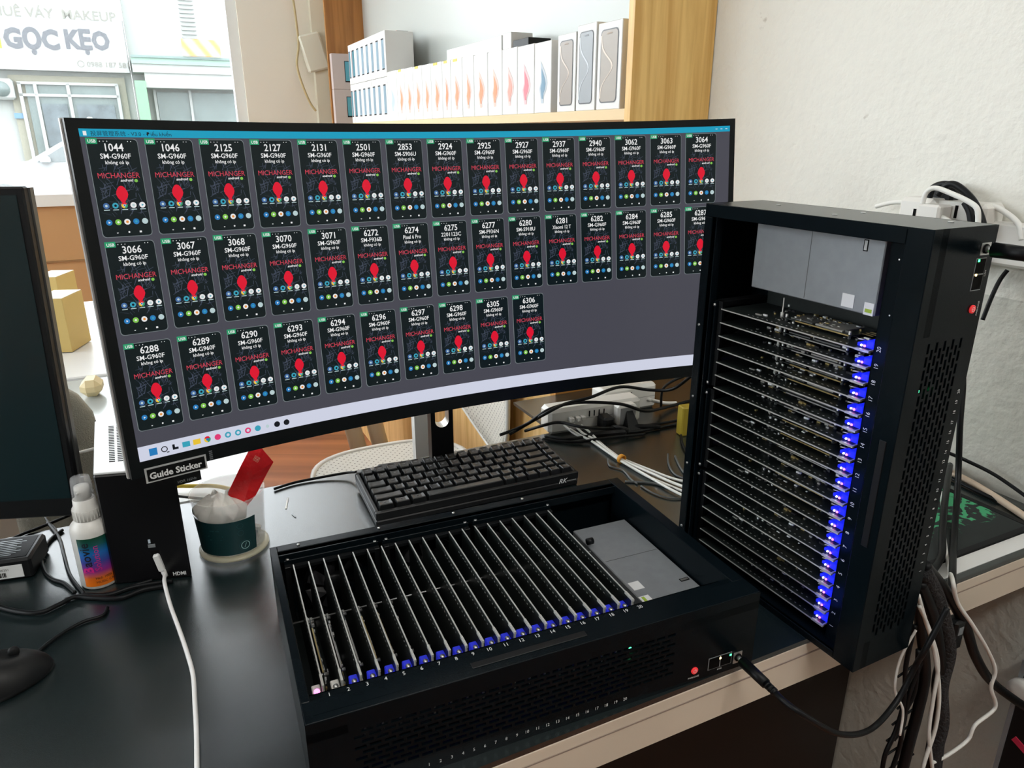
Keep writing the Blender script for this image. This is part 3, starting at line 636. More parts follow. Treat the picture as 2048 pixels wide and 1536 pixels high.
        for q in range(7):
            a = 2 * pi * q / 7; rm = c @ Rz(a)
            fb.add([(.012, -.004, -.002), (.031, -.010, -.003), (.032, .004, .005), (.012, .004, .004)], [(0, 1, 2, 3), (3, 2, 1, 0)], mat('fan_blade', (.02, .02, .022), .35), tf=rm)
        P(fb, 'fan_rotor')
    mb = MB(); mb.box((.0075, .2560, .0740), (.4255, .2575, CH - .002), m)
    for x in (.03, .12, .21, .30): mb.cyl((x, CD - .006, CH), (x, CD - .006, CH + .0012), .0016, steel, 10)
    P(mb, 'rear_rail')
    mb = MB(); mb.box((.0085, .0470, .0018), (.344, .2435, .006), pcb)
    rnd = random.Random(9)
    for k in range(60): x = rnd.uniform(.02, .33); y = rnd.uniform(.07, .235); s = rnd.uniform(.002, .006); mb.box((x, y, .006), (x + s, y + s, .006 + s * .6), rnd.choice((pcb_comp, shield[1], white_print, shield[0])))
    P(mb, 'backplane_board')
    mb = MB(); mb.bbox((.350, .066, .006), (.4235, .226, .052), zinc, .001); mb.box((.352, .150, .0521), (.4215, .1504, .0523), shield[1])
    mb.box((.353, .090, .0521), (.366, .104, .0524), white_print); mb.box((.350, .0675, .0521), (.362, .078, .0526), white_print); mb.box((.3525, .069, .0526), (.3560, .0765, .0528), mat('label_green', (.35, .5, .05), .6))
    mb.box((.409, .084, .0521), (.420, .089, .0524), hole); mb.box((.410, .085, .0524), (.419, .088, .0526), steel)
    P(mb, 'power_supply', 'grey metal power supply plate')
    for k in range(20):
        v = BM[k % 4]
        if v[0].__class__ is MB and not hasattr(v[0], 'me'):
            a = v[0].build('circuit_board'); v[0].me = a.data; bpy.data.objects.remove(a); a = v[1].build('phone_mainboard'); v[1].me = a.data; bpy.data.objects.remove(a)
        o = bpy.data.objects.new('circuit_board', v[0].me); sc.collection.objects.link(o); o.parent = root; o.location = (.0208 + .01592 * k, 0, 0)
        q = bpy.data.objects.new('phone_mainboard', v[1].me); sc.collection.objects.link(q); q.parent = o
        cb = MB(); sgx = 1 if up else -1; bm = blueB if up else (blueA if k > 1 else white_plastic)
        xa, xb = sorted((sgx * .0012, sgx * .0085)); cb.bbox((xa, .0478, .045), (xb, .056 if up else .0640, .0705 if up else .0665), bm, .0008)
        if up:
            cb.bbox((.0010, .056, .058), (.0045, .066, .070), bm, .0006); cb.cyl((.0075, .060, .066), (.0075, .066, .070), .0008, steel, 6); cb.lathe([(0, .0014), (.0009, .001), (.0011, 0)], led_w, 8, T(.0030, .0600, .0712)); cb.lathe([(0, .0018), (.0010, .001), (.0012, 0)], led_m, 8, T(.0030, .0565, .0712))
        else:
            cb.lathe([(0, .002), (.0022, .0015), (.0026, 0)], steel if k != 0 else led_m, 10, T(xa + .0036, .0545, .0665)); cb.box((xa + .001, .0484, .020), (xb - .001, .054, .045), bm)
        cb = cb.build('status_connector', o); cb['label'] = 'blue connector with a light' if k > 1 or up else 'pale connector'
    mb = MB()
    mb.cyl((.0085, .176, .052), (.347, .176, .052), .0009, steel, 8)
    for k in range(20): mb.cyl((.0225 + .01592 * k, .176, .052), (.0285 + .01592 * k, .176, .052), .0019, edge_metal, 8)
    P(mb, 'spacer_rod')
    if up:
        for k in range(5):
            l = lamp('led_glow', 'POINT', (0, 0, 0), .012, color=(.05, .1, 1)); l.data.shadow_soft_size = .012; l.parent = root; l.matrix_parent_inverse = Matrix.Identity(4); l.location = (.045 + .068 * k, .055, .092)
    if not up:
        mb = MB(); mb.cyl((.347, .185, .060), (.3545, .185, .060), .004, black_plastic, 14); P(mb, 'rod_knob')
    mb = MB()
    for x in (.02, CW - .02):
        for y in (.02, CD - .02): mb.lathe([(.006, -.0), (.006, .0001)], black_matte, 12, T(x, y, .0))
    for x in (CW - .0002,):
        for y, z in ((.03, .02), (.12, .06), (.22, .03), (.12, .02)): mb.lathe([(.0025, 0), (.0025, .0006)], steel if up else black_plastic, 10, T(CW, y, z) @ Ry(pi / 2))
    P(mb, 'case_screws')
    return root
A0 = Vector((-.1588, .4372, 0.0)); AA = .4015
srvA = server(T(*A0) @ Rz(AA), False, 'flat-lying open black server case with twenty circuit boards in front of the keyboard', 'server')
B0 = Vector((.3433, .5939, 0.)); BA = -1.1028
bx = Vector((cos(BA), sin(BA), 0)); by = Vector((-sin(BA), cos(BA), 0))
Mb = Matrix.Identity(4)
for i, ax in enumerate((Vector((0, 0, 1)), -bx, -by)):
    for k in range(3): Mb[k][i] = ax[k]
org = B0 + by * CH
for k in range(3): Mb[k][3] = org[k]
srvB = server(Mb, True, 'open black server case standing upright on its end with glowing blue lights', 'server')
def aw(x, y, z): return (T(*A0) @ Rz(AA)) @ Vector((x, y, z))
def bw(x, y, z): return Mb @ Vector((x, y, z))

# ================================================================== CABLES OF THE SERVERS
def cable(pts, r, m, label, name='cable', group=None, n=8, cat='cable'):
    mb = MB(); mb.tube(pts, r, m, n); return tag(mb.build(name), label, cat, group)
def plug(t, a, d, m, r=.0062, L=.042, name='plug'):
    mb = MB(); d = d.normalized(); mb.cyl(a, a + d * .006, r * .45, steel, 12); mb.cyl(a + d * .006, a + d * L, r, m, 14, r2=r * .92); mb.cyl(a + d * L, a + d * (L + .016), r * .7, m, 12, r2=r * .4)
    for k in range(3): mb.cyl(a + d * (L + .002 + k * .004), a + d * (L + .004 + k * .004), r * .72, m, 12)
    return mb.build(name, t)
hang = .40
d = Vector((sin(AA), -cos(AA), 0)); a = aw(.4203, -.0016, .0135)
pc = empty('power_cable', loc=(0, 0, 0)); tag(pc, 'black power cable plugged into the flat-lying server case and sagging past the desk edge', 'cable')
plug(pc, a, d, cable_black, .0056, .040)
e = a + d * .058
mb = MB(); mb.tube([e - d * .004, e + d * .008, atv(1610, 1432, .36), atv(1680, 1468, .36), atv(1742, 1458, .37), atv(1795, 1400, .38), atv(1832, 1330, .38), atv(1850, 1300, .37), atv(1895, 1215, .37)], .0030, cable_black, 10); mb.build('cord', pc)
d = bx; a = bw(.4203, -.0016, .0135)
pc = empty('power_cable', loc=(0, 0, 0)); tag(pc, 'thick black power plug and cable stuck into the top of the upright server case', 'cable')
plug(pc, a, d, cable_black, .0065, .040)
mb = MB(); e = a + d * .06; mb.tube([e - d * .004, e + d * .03 + Vector((0, 0, -.004)), e + d * .07 + by * .02 + Vector((0, 0, -.05)), e + d * .05 + by * .1 + Vector((0, 0, -.2)), e + by * .2 + Vector((0, 0, -.38))], .0045, cable_black, 10); mb.build('cord', pc)
def hv(pts, v=hang): return [atv(x, y, v) for x, y in pts]
sleeve = mat('braided_sleeve', (.015, .015, .017), .7, bump=.8, bscale=260)
cl = [
 ([(1845, 1140), (1870, 1190), (1885, 1240), (1895, 1300), (1880, 1370), (1882, 1440), (1868, 1500), (1862, 1560)], .0095, sleeve, 'thickest black cable of the hanging bundle beside the upright server'),
 ([(1850, 1130), (1890, 1180), (1930, 1250), (1950, 1310), (1980, 1360), (2030, 1400), (2070, 1425)], .0058, cable_black, 'thick black cable curving right from the bundle to the frame edge'),
 ([(1836, 1190), (1850, 1240), (1868, 1300), (1878, 1380), (1872, 1450), (1850, 1520), (1840, 1560)], .0024, cable_white, 'white cable hanging down the middle of the bundle'),
 ([(1838, 1210), (1862, 1270), (1876, 1330), (1866, 1400), (1858, 1470), (1868, 1560)], .0023, cable_white, 'white cable twisting just behind the middle white one in the bundle'),
 ([(1834, 1200), (1845, 1280), (1850, 1350), (1836, 1420), (1820, 1480), (1800, 1560)], .0062, cable_black, 'black cable on the left side of the hanging bundle'),
 ([(1840, 1165), (1866, 1230), (1878, 1300), (1884, 1380), (1880, 1460), (1870, 1560)], .0066, cable_black, 'black cable in the centre of the hanging bundle'),
 ([(1830, 1250), (1812, 1330), (1808, 1400), (1792, 1460), (1770, 1510), (1762, 1560)], .0026, cable_black, 'thin black cable splaying left below the bundle'),
 ([(1836, 1300), (1830, 1380), (1808, 1430), (1800, 1490), (1776, 1560)], .0026, cable_black, 'thin black cable crossing others low in the bundle'),
 ([(1880, 1225), (1852, 1300), (1832, 1350), (1815, 1400), (1806, 1450), (1786, 1480)], .0026, cable_black, 'thin black cable slanting left across the bundle'),
 ([(1832, 1260), (1800, 1320), (1790, 1380), (1806, 1420), (1800, 1470)], .0014, cable_white, 'thin pale cable looping out at the left of the bundle'),
 ([(1888, 1065), (1893, 1110), (1905, 1160), (1915, 1205), (1945, 1250), (1975, 1300), (1990, 1340), (1982, 1375), (1990, 1415), (1950, 1450), (1935, 1480), (1895, 1510), (1865, 1525)], .0024, cable_white, 'long white cable wandering down the right wall'),
]
for pts, r, m, lb in cl:
    P_ = hv(pts, hang if m is not cable_white else hang - .006)
    if lb.startswith('long white'): P_ = [atz(1884, 985, .0065), atz(1886, 1040, .0065), atz(1891, 1095, .0065), atz(1899, 1140, .0065)] + P_[2:]
    cable(P_, r, m, lb, 'hanging_cable', 'cables hanging at the desk edge')
# lattice of a split sleeve
mb = MB()
for k in range(7):
    y = 1330 + k * 32; x0 = 1795 + 8 * sin(k); x1 = 1845 - k * 3
    mb.tube(hv([(x0 - k * 4, y + 24), ((x0 + x1) / 2 - k * 3, y + 6), (x1, y - 14)], hang + .004), .0013, cable_black, 6, 4)
tag(mb.build('cable_tie_lattice'), 'open black mesh sleeve around the lower bundle', 'cable sleeve')
mb = MB(); pts = hv([(1900, 1205), (1905, 1262), (1893, 1300)], hang + .002); mb.bbox((-.008, -.008, -.022), (.010, .008, .018), black_plastic, .003, tf=Matrix.Translation(pts[1]) @ ROOM); mb.box((-.003, -.0085, .0), (.005, -.008, .010), zinc, tf=Matrix.Translation(pts[1]) @ ROOM)
tag(mb.build('inline_adapter'), 'small black adapter hanging at the right of the cable bundle', 'adapter')
# cables rising behind the upright server
cable([atv(1918, 690, .62), atv(1926, 760, .60), atv(1920, 850, .58), atv(1916, 960, .56), atv(1908, 1080, .5), atv(1905, 1150, .43), atv(1906, 1210, .405)], .0042, cable_black, 'black cable running straight down behind the right side of the upright server')
cable([atz(1830, 1180, .006), atz(1880, 1120, .005), atz(1885, 1060, .02), atz(1890, 1000, .03), atv(1900, 930, .64)], .0045, cable_black, 'black cable close behind the upright server beside the straight one')
cable([atu(2015, 540, 1.085), atu(2000, 560, 1.08), atu(1985, 590, 1.07), atu(1965, 640, 1.06)], .003, cable_black, 'short black cable leaning on the wall right of the upright server')

# mouse pad and cables at the right
m_pad = bpy.data.materials.new('green_pattern_pad'); m_pad.use_nodes = True; nt = m_pad.node_tree; b_ = nt.nodes['Principled BSDF']; tc = nt.nodes.new('ShaderNodeTexCoord')
n1 = nt.nodes.new('ShaderNodeTexNoise'); n1.inputs['Scale'].default_value = 28; n1.inputs['Detail'].default_value = 8; n1.inputs['Roughness'].default_value = .7; nt.links.new(tc.outputs['Object'], n1.inputs['Vector'])
wv = nt.nodes.new('ShaderNodeTexWave'); wv.wave_type = 'RINGS'; wv.inputs['Scale'].default_value = 11; wv.inputs['Distortion'].default_value = 16; wv.inputs['Detail'].default_value = 5; wv.inputs['Detail Scale'].default_value = 2.2; nt.links.new(tc.outputs['Object'], wv.inputs['Vector'])
mul = nt.nodes.new('ShaderNodeMath'); mul.operation = 'MULTIPLY'; nt.links.new(n1.outputs['Fac'], mul.inputs[0]); nt.links.new(wv.outputs['Fac'], mul.inputs[1])
cr = nt.nodes.new('ShaderNodeValToRGB'); cr.color_ramp.elements[0].position = .22; cr.color_ramp.elements[0].color = (.012, .018, .018, 1); cr.color_ramp.elements[1].position = .34; cr.color_ramp.elements[1].color = (.05, .36, .16, 1)
sxp = nt.nodes.new('ShaderNodeSeparateXYZ'); nt.links.new(tc.outputs['Object'], sxp.inputs[0]); mrp = nt.nodes.new('ShaderNodeMapRange'); mrp.inputs[1].default_value = .485; mrp.inputs[2].default_value = .545; nt.links.new(sxp.outputs[1], mrp.inputs[0])
n3 = nt.nodes.new('ShaderNodeTexNoise'); n3.inputs['Scale'].default_value = 7; nt.links.new(tc.outputs['Object'], n3.inputs['Vector']); m3 = nt.nodes.new('ShaderNodeMath'); m3.operation = 'MULTIPLY'; nt.links.new(n3.outputs['Fac'], m3.inputs[0]); m3.inputs[1].default_value = 2.5
m4 = nt.nodes.new('ShaderNodeMath'); m4.operation = 'MULTIPLY'; nt.links.new(m3.outputs[0], m4.inputs[0]); nt.links.new(mrp.outputs[0], m4.inputs[1]); m5 = nt.nodes.new('ShaderNodeMath'); m5.operation = 'MULTIPLY'; nt.links.new(m4.outputs[0], m5.inputs[0]); nt.links.new(mul.outputs[0], m5.inputs[1])
nt.links.new(m5.outputs[0], cr.inputs[0]); nt.links.new(cr.outputs[0], b_.inputs['Base Color']); b_.inputs['Roughness'].default_value = .7
pad = empty('mouse_pad', ROOM.copy()); tag(pad, 'mouse pad with a green swirling pattern at the right end of the desk', 'mouse pad')
q0 = uv(atz(2048, 1090)); 
MB().box((.70, .482, .0003), (1.02, .74, .0032), m_pad).build('printed_cloth', pad)
mb = MB()
for a, b in (((.69, .474, .0002), (1.03, .482, .0038)), ((.69, .74, .0002), (1.03, .747, .0038)), ((.69, .482, .0002), (.70, .74, .0038)), ((1.02, .482, .0002), (1.03, .74, .0038))): mb.box(a, b, black_matte)
mb.build('stitched_border', pad)
rb((.62, DF + .008, .0002), (1.08, DF + .030, .0012), white_lam).build('desk_glare_strip'); o = bpy.data.objects['desk_glare_strip']; o.parent = desk; o.matrix_parent_inverse = desk.matrix_world.inverted()  # glare on the desk surface laid on as a white strip
cable([atz(1880, 935, .006), atz(1930, 958, .006), atz(1985, 990, .006), atz(2060, 1040, .006)], .0052, mat('cable_beige', (.62, .5, .38), .5), 'thick beige cable lying along the back of the green mouse pad')
cable([atz(1880, 925, .006), atz(1940, 945, .006), atz(2000, 972, .006), atz(2060, 995, .006)], .0035, mat('cable_taupe', (.42, .36, .31), .5), 'thinner taupe cable behind the beige one at the wall')
cable([atu(1895, 905, 1.05), atu(1930, 920, 1.07), atu(1990, 950, 1.08), atu(2055, 995, 1.08)], .0028, cable_black, 'black cable drooping along the grey wall to the right edge')
cable([atz(1890, 950, .004), atz(1960, 985, .004), atz(2060, 1030, .004)], .003, cable_black, 'black cable lying right behind the mouse pad')

# device at the bottom right corner
UD = 1.045
g0, g1 = uv(atu(1985, 1560, UD)), uv(atu(2052, 1322, UD))
dv = empty('black_device', Matrix.Translation(W(UD, 0, 0)) @ ROOM @ Rz(-pi / 2)); tag(dv, 'black wall-mounted box with a white roller cut by the bottom right corner', 'device')
loc_ = lambda p: (-p[1], p[2])                        # along the wall, up
A_, B_ = loc_(g0), loc_(g1)
fl_ = lambda h: Matrix.Translation((0, h, 0)) @ Rx(pi / 2)
mb = MB(); mb.prism([A_, (A_[0] + .34, A_[1]), (A_[0] + .34, B_[1]), B_], .048, black_plastic, tf=fl_(.049)); mb.build('housing', dv)
mb = MB(); mb.prism([(A_[0] - .004, A_[1]), (A_[0] + .002, A_[1]), (B_[0] + .002, B_[1]), (B_[0] - .004, B_[1])], .050, zinc, tf=fl_(.049)); mb.build('metal_edge', dv)
q = loc_(uv(atu(2046, 1378, UD))); mb = MB(); mb.lathe([(.006, 0), (.017, 0), (.017, .012), (.006, .012)], white_plastic, 24, T(q[0], .001, q[1]) @ Rx(pi / 2)); mb.build('white_roller', dv)
q = loc_(uv(atu(2040, 1492, UD))); mb = MB(); mb.box((-.012, -.0005, -.004), (.014, .001, .006), mat('red_sticker', (.6, .03, .08), .4), tf=T(q[0], 0, q[1]) @ Ry(.4)); mb.build('red_sticker', dv)

# ================================================================== POWER STRIPS
def strip(M, L, Hh, D, name, label, sockets):
    t = empty(name, M); tag(t, label, 'power strip')
    mb = MB(); mb.bbox((0, 0, 0), (L, D, Hh), white_plastic, .006)
    for k in range(4): mb.box((.001, -.0003, Hh * .5), (L - .001, 0, Hh * .5 + .0004), shield[1])
    mb.build('body', t)
    for x in sockets:
        mb = MB(); mb.box((x - .006, -.0008, Hh * .55), (x - .004, -.0002, Hh * .78), hole, tf=None); mb.box((x + .004, -.0008, Hh * .55), (x + .006, -.0002, Hh * .78), hole); mb.build('socket', t)
    return t
p1 = atz(1098, 872); p1b = atz(1262, 846)
ang = math.atan2(p1b.y - p1.y, p1b.x - p1.x)
s1 = strip(T(p1.x, p1.y, 0) @ Rz(ang), .19, .048, .042, 'power_strip', 'white power strip on its side behind the keyboard with plugs in it', [.085, .105])
for k, x in enumerate((.037, .050, .060)):
    mb = MB(); mb.bbox((x, -.012, .024), (x + .008, 0, .032), white_plastic, .001); mb.build('usb_plug', s1)
adp = MB(); adp.bbox((.128, -.022, .006), (.168, 0, .046), white_plastic, .004); adp.bbox((.132, -.0225, .010), (.164, -.0215, .042), mat('adapter_grey', (.35, .35, .35), .5), .0004)
o = adp.build('plug_adapter', None, s1.matrix_world.copy()); tag(o, 'square white plug adapter sticking out of the nearer power strip', 'adapter')
mb = MB(); mb.bbox((.095, -.03, .004), (.118, 0, .030), black_plastic, .004); mb.cyl((.11, -.03, .015), (.135, -.05, .010), .004, black_plastic); o = mb.build('black_plug', None, s1.matrix_world.copy()); tag(o, 'black plug in the nearer power strip', 'plug')
mb = MB(); mb.add([(.137, -.045, .004), (.163, -.045, .004), (.156, -.024, .036), (.144, -.024, .036), (.137, -.0235, .004), (.163, -.0235, .004)], [(0, 1, 2, 3), (0, 3, 4), (1, 5, 2), (4, 3, 2, 5)], black_plastic); mb.cyl((.15, -.035, .01), (.20, -.05, .006), .0045, cable_black); o = mb.build('black_plug', None, s1.matrix_world.copy()); tag(o, 'wedge-shaped black plug in the square white adapter', 'plug')
p2 = atz(1205, 838); p2b = atz(1303, 826)
s2 = strip(T(p2.x, p2.y + .012, 0) @ Rz(math.atan2(p2b.y - p2.y, p2b.x - p2.x) + .12), .125, .052, .045, 'power_strip', 'white power strip lying farther back against the wooden end panel', [.03, .06])
mb = MB(); mb.lathe([(.004, 0), (.004, .002)], white_plastic, 12, T(.105, -.0005, .02) @ Rx(pi / 2)); mb.build('switch_button', s2)
mb = MB(); e = atz(1300, 800, .03); mb.tube([e, atz(1315, 803, .02), atz(1330, 806, .012), atz(1352, 806, .006)], .0035, white_plastic); tag(mb.build('strip_cord'), 'short white cord at the right end of the farther power strip', 'cable')
# white USB cables with the orange tie
us = [[(1128, 850), (1150, 868), (1180, 880), (1215, 903), (1240, 920), (1290, 950), (1340, 972), (1385, 990)], [(1148, 848), (1165, 866), (1190, 880), (1222, 905), (1244, 920), (1300, 945), (1345, 965), (1385, 980)],
      [(1162, 850), (1180, 865), (1200, 885), (1225, 905), (1246, 918), (1300, 940), (1345, 957), (1385, 966)], [(1140, 858), (1160, 870), (1186, 884), (1218, 906), (1242, 922), (1295, 952), (1340, 978), (1385, 1000)]]
for k, pts in enumerate(us):
    zz = [.02, .009] + [.0028 + .0022 * (k % 2)] * 6
    cable([atz(x, y, z) for (x, y), z in zip(pts, zz)], .0022, cable_white, ['white USB cable at the front left of the tied bundle', 'white USB cable second from the left of the tied bundle', 'white USB cable at the far side of the tied bundle', 'white USB cable lowest in the tied bundle'][k], 'usb_cable', 'white USB cables tied behind the keyboard')
c = atz(1243, 920, .004); mb = MB(); ta = atz(1300, 948) - atz(1200, 895)
q = ta.to_track_quat('Z', 'Y').to_matrix().to_4x4()
mb.lathe([(.0062, -.004), (.0078, -.003), (.0078, .003), (.0062, .004), (.0055, 0), (.0062, -.004)], mat('orange_tie', (.75, .32, .02), .5), 18, Matrix.Translation(c + Vector((0, 0, .002))) @ q); mb.box((0, -.012, .0), (.004, -.006, .003), MATS['orange_tie'], tf=Matrix.Translation(c + Vector((0, 0, .002))) @ q)
tag(mb.build('cable_tie'), 'orange tie around the white USB cables', 'cable tie')
bc = [
 ([(1020, 868, .01), (1060, 845, .02), (1090, 828, .05), (1130, 808, .062), (1180, 795, .07), (1240, 774, .08), (1300, 780, .07), (1345, 778, .08), (1385, 750, .12)], .003, 'black cable arching over both power strips'),
 ([(1000, 870, .01), (1050, 850, .02), (1100, 818, .056), (1160, 805, .056), (1240, 808, .056), (1290, 822, .03), (1330, 815, .01), (1385, 800, .004)], .003, 'black cable draped over the nearer power strip'),
 ([(1050, 862, .01), (1090, 850, .03), (1120, 845, .03), (1170, 855, .03), (1230, 856, .012), (1300, 850, .004), (1385, 836, .004)], .0028, 'black cable across the face of the nearer power strip'),
 ([(1090, 872, .003), (1140, 878, .006), (1200, 868, .006), (1280, 862, .004), (1385, 842, .003)], .003, 'black cable lying in front of the nearer power strip'),
 ([(1085, 878, .003), (1150, 884, .004), (1210, 876, .008), (1290, 868, .004)], .0026, 'black cable nearest the keyboard back'),
 ([(1322, 812, .01), (1325, 780, .06), (1345, 762, .1), (1380, 748, .13)], .0026, 'black cable rising at the right of the farther strip'),
 ([(1216, 918, .002), (1220, 932, .002), (1245, 940, .002), (1262, 958, .002), (1275, 968, .002)], .0014, 'thin grey-black wire curling in front of the orange tie'),
 ([(1250, 963, .002), (1300, 966, .002), (1340, 975, .002), (1385, 988, .002)], .0018, 'thin grey cable nearest the upright server'),
 ([(1282, 972, .002), (1310, 988, .002), (1345, 997, .002), (1380, 995, .002)], .0014, 'thin dark wire behind the back corner of the flat server'),
 ([(1336, 908, .002), (1338, 930, .002), (1352, 950, .002), (1385, 962, .002)], .0016, 'dark loop of wire left of the upright server'),
 ([(1350, 912, .002), (1358, 930, .002), (1368, 945, .002), (1385, 955, .002)], .0016, 'smaller dark loop of wire beside the upright server'),
 ([(1362, 870, .004), (1366, 890, .004), (1378, 910, .004), (1390, 930, .004)], .002, 'dark wire running down beside the yellow box'),
]
for pts, r, lb in bc: cable([atz(x, y, z) for x, y, z in pts], r, cable_black if r > .0019 else mat('cable_grey', (.08, .085, .085), .4), lb, 'desk_cable')
mb = MB(); p = atz(1376, 872); mb.bbox((-.014, 0, 0), (.012, .02, .055), mat('yellow_card', (.35, .26, .02), .5), .002, tf=T(p.x, p.y, 0) @ Rz(.3)); mb.box((.004, -.0006, .022), (.011, 0, .042), mat('orange_mark', (.7, .3, .02), .5), tf=T(p.x, p.y, 0) @ Rz(.3)); tag(mb.build('small_yellow_box'), 'small dark yellow box just left of the upright server', 'box')
mb = MB(); p = atz(1215, 872); mb.bbox((-.035, -.008, 0), (.035, .014, .012), black_plastic, .004, tf=T(p.x, p.y, .0) @ Rz(.2)); tag(mb.build('black_splitter'), 'flat black power splitter under the cables in front of the strip', 'adapter')

# power strip behind the upright server, on the wall
t = empty('wall_power_strip', Matrix.Translation(atu(1880, 440, 1.045)) @ ROOM @ Rz(pi / 2)); tag(t, 'white wall power strip with USB charger sticking up behind the upright server', 'power strip')
def wp(x, y, u=1.045):
    q = t.matrix_world.inverted() @ atu(x, y, u); return q
a = wp(1960, 470); b = wp(1835, 410)
x0, x1 = sorted((a.x, b.x)); 
zt = wp(1925, 398).z
mb = MB(); mb.bbox((x0, -.05, -.06), (x1 - .02, 0, zt - .005), white_plastic, .006); mb.build('body', t)
for px in (1868, 1897, 1912):
    q = wp(px, 425); mb = MB(); mb.box((q.x - .002, .0, q.z - .008), (q.x + .002, .0012, q.z + .010), hole); mb.build('socket', t)
mb = MB(); q = wp(1838, 425); mb.bbox((q.x - .028, -.03, q.z - .03), (q.x + .03, .01, q.z + .022), white_plastic, .006); mb.box((q.x - .002, .010, q.z - .012), (q.x + .002, .0112, q.z + .006), hole); o = mb.build('usb_charger', None, t.matrix_world.copy()); tag(o, 'white USB charger at the left end of the wall power strip', 'charger')
mb = MB(); q = wp(1880, 427); mb.bbox((q.x - .018, 0, q.z - .02), (q.x + .018, .03, q.z + .014), white_plastic, .003); mb.cyl((q.x - .018, .02, q.z - .003), (q.x - .05, .03, q.z - .012), .004, white_plastic); o = mb.build('white_plug', None, t.matrix_world.copy()); tag(o, 'small white plug in the middle of the wall power strip', 'plug')
for px in (1856, 1874):
    q = wp(px, 392); mb = MB(); mb.bbox((q.x - .010, -.04, q.z - .02), (q.x + .010, -.02, q.z + .018), black_plastic, .004); o = mb.build('black_plug', None, t.matrix_world.copy()); tag(o, 'left black plug on top of the wall power strip' if px == 1856 else 'right black plug on top of the wall power strip', 'plug')
def wc(pts, u=1.05): return [atu(x, y, u) for x, y in pts]
cable(wc([(1858, 395), (1866, 376), (1890, 368), (1920, 376), (1940, 405), (1948, 440), (1950, 470)]), .0050, cable_black, 'outer black cable arching from the plugs on the wall strip')
cable(wc([(1876, 390), (1895, 370), (1915, 372), (1945, 400), (1962, 435), (1970, 470)], 1.04), .0050, cable_black, 'second black cable arching beside the outer one over the wall strip')
cable(wc([(1930, 405), (1940, 425), (1945, 460)], 1.03), .0050, cable_black, 'third black cable dropping at the right end of the wall strip')
cable(wc([(1845, 408), (1852, 386), (1870, 376), (1905, 388), (1940, 405), (1955, 420), (1956, 448)], 1.02), .0036, cable_white, 'white cable looping over the wall power strip')
cable(wc([(1955, 412), (1985, 412), (2015, 428), (2038, 450), (2044, 480)], 1.07), .0040, cable_white, 'white cable curving right along the wall from the strip')
cable(wc([(1752, 413), (1785, 405), (1815, 404)], 1.07), .0036, cable_white, 'white cable reaching left behind the top of the upright server')
mb = MB(); p = atu(2045, 492, 1.08); mb.bbox((-.05, -.01, -.03), (.05, .012, .03), white_plastic, .004, tf=Matrix.Translation(p) @ ROOM @ Rz(pi / 2)); tag(mb.build('wall_socket'), 'white wall socket at the right edge of the picture', 'socket')

# ================================================================== MINI PC
pa = .20
pm = T(-.478, .744, 0) @ Rz(pa)
PCW, PCD, PCH = .087, .175, .148
pcx = empty('mini_computer', pm); tag(pcx, 'black mini computer case with white perforated top behind the spray bottle', 'computer')
shr = lambda p: Vector((p.x - p.y * .30, p.y, p.z))
mb = MB(); mb.bbox((0, 0, 0), (PCW, PCD, PCH - .003), mat('pc_black', (.005, .005, .006), .32, spec=.4), .002, tf=shr); mb.build('case', pcx)
mb = MB(); mb.bbox((.001, .001, PCH - .003), (PCW - .001, PCD - .002, PCH), mat('pc_white_top', (.8, .81, .82), .35), .0008, tf=shr)
for i in range(6):
    for k in range(22):
        if i % 1 == 0: mb.box((.018 + i * .0095, .030 + k * .0056, PCH + .00005), (.0245 + i * .0095, .0325 + k * .0056, PCH + .0002), hole, tf=shr)
o = mb.build('perforated_top', pcx); o['label'] = 'white perforated top plate'
mb = MB(); mb.text('HDMI', .0068, white_print, tf=T(.0735, -.0004, .0045) @ Rx(pi / 2), bold=.03, sx=.9); mb.build('lettering', pcx)
mb = MB(); mb.box((.045, -.0006, .052), (.0475, .0, .057), mat('port_white', (.6, .7, .8), .4)); mb.box((.044, -.0004, .046), (.052, 0, .0505), zinc); mb.box((.0465, -.0005, .036), (.0555, 0, .041), hole); mb.build('ports', pcx)
wcab = empty('white_usb_cable'); tag(wcab, 'white cable plugged into the mini computer and running over the desk to the bottom edge', 'cable')
pp = pm @ Vector((.051, 0, .038))
mb = MB(); d = (atz(327, 1142, .012) - pp).normalized(); qd = d.to_track_quat('Z', 'Y').to_matrix().to_4x4(); mb.bbox((-.0055, -.0035, .001), (.0055, .0035, .024), mat('plug_white', (.85, .85, .84), .35), .0012, tf=Matrix.Translation(pp) @ qd); mb.cyl(pp + d * .024, pp + d * .034, .0032, MATS['plug_white']); mb.build('plug', wcab)
mb = MB(); mb.tube([pp + d * .032, atz(329, 1165, .010), atz(340, 1208, .004), atz(358, 1258, .003), atz(374, 1305, .003), atz(386, 1350, .003), atz(390, 1410, .003), atz(393, 1470, .003), atz(394, 1560, .003)], .0022, MATS['plug_white'], 10); mb.build('cord', wcab)

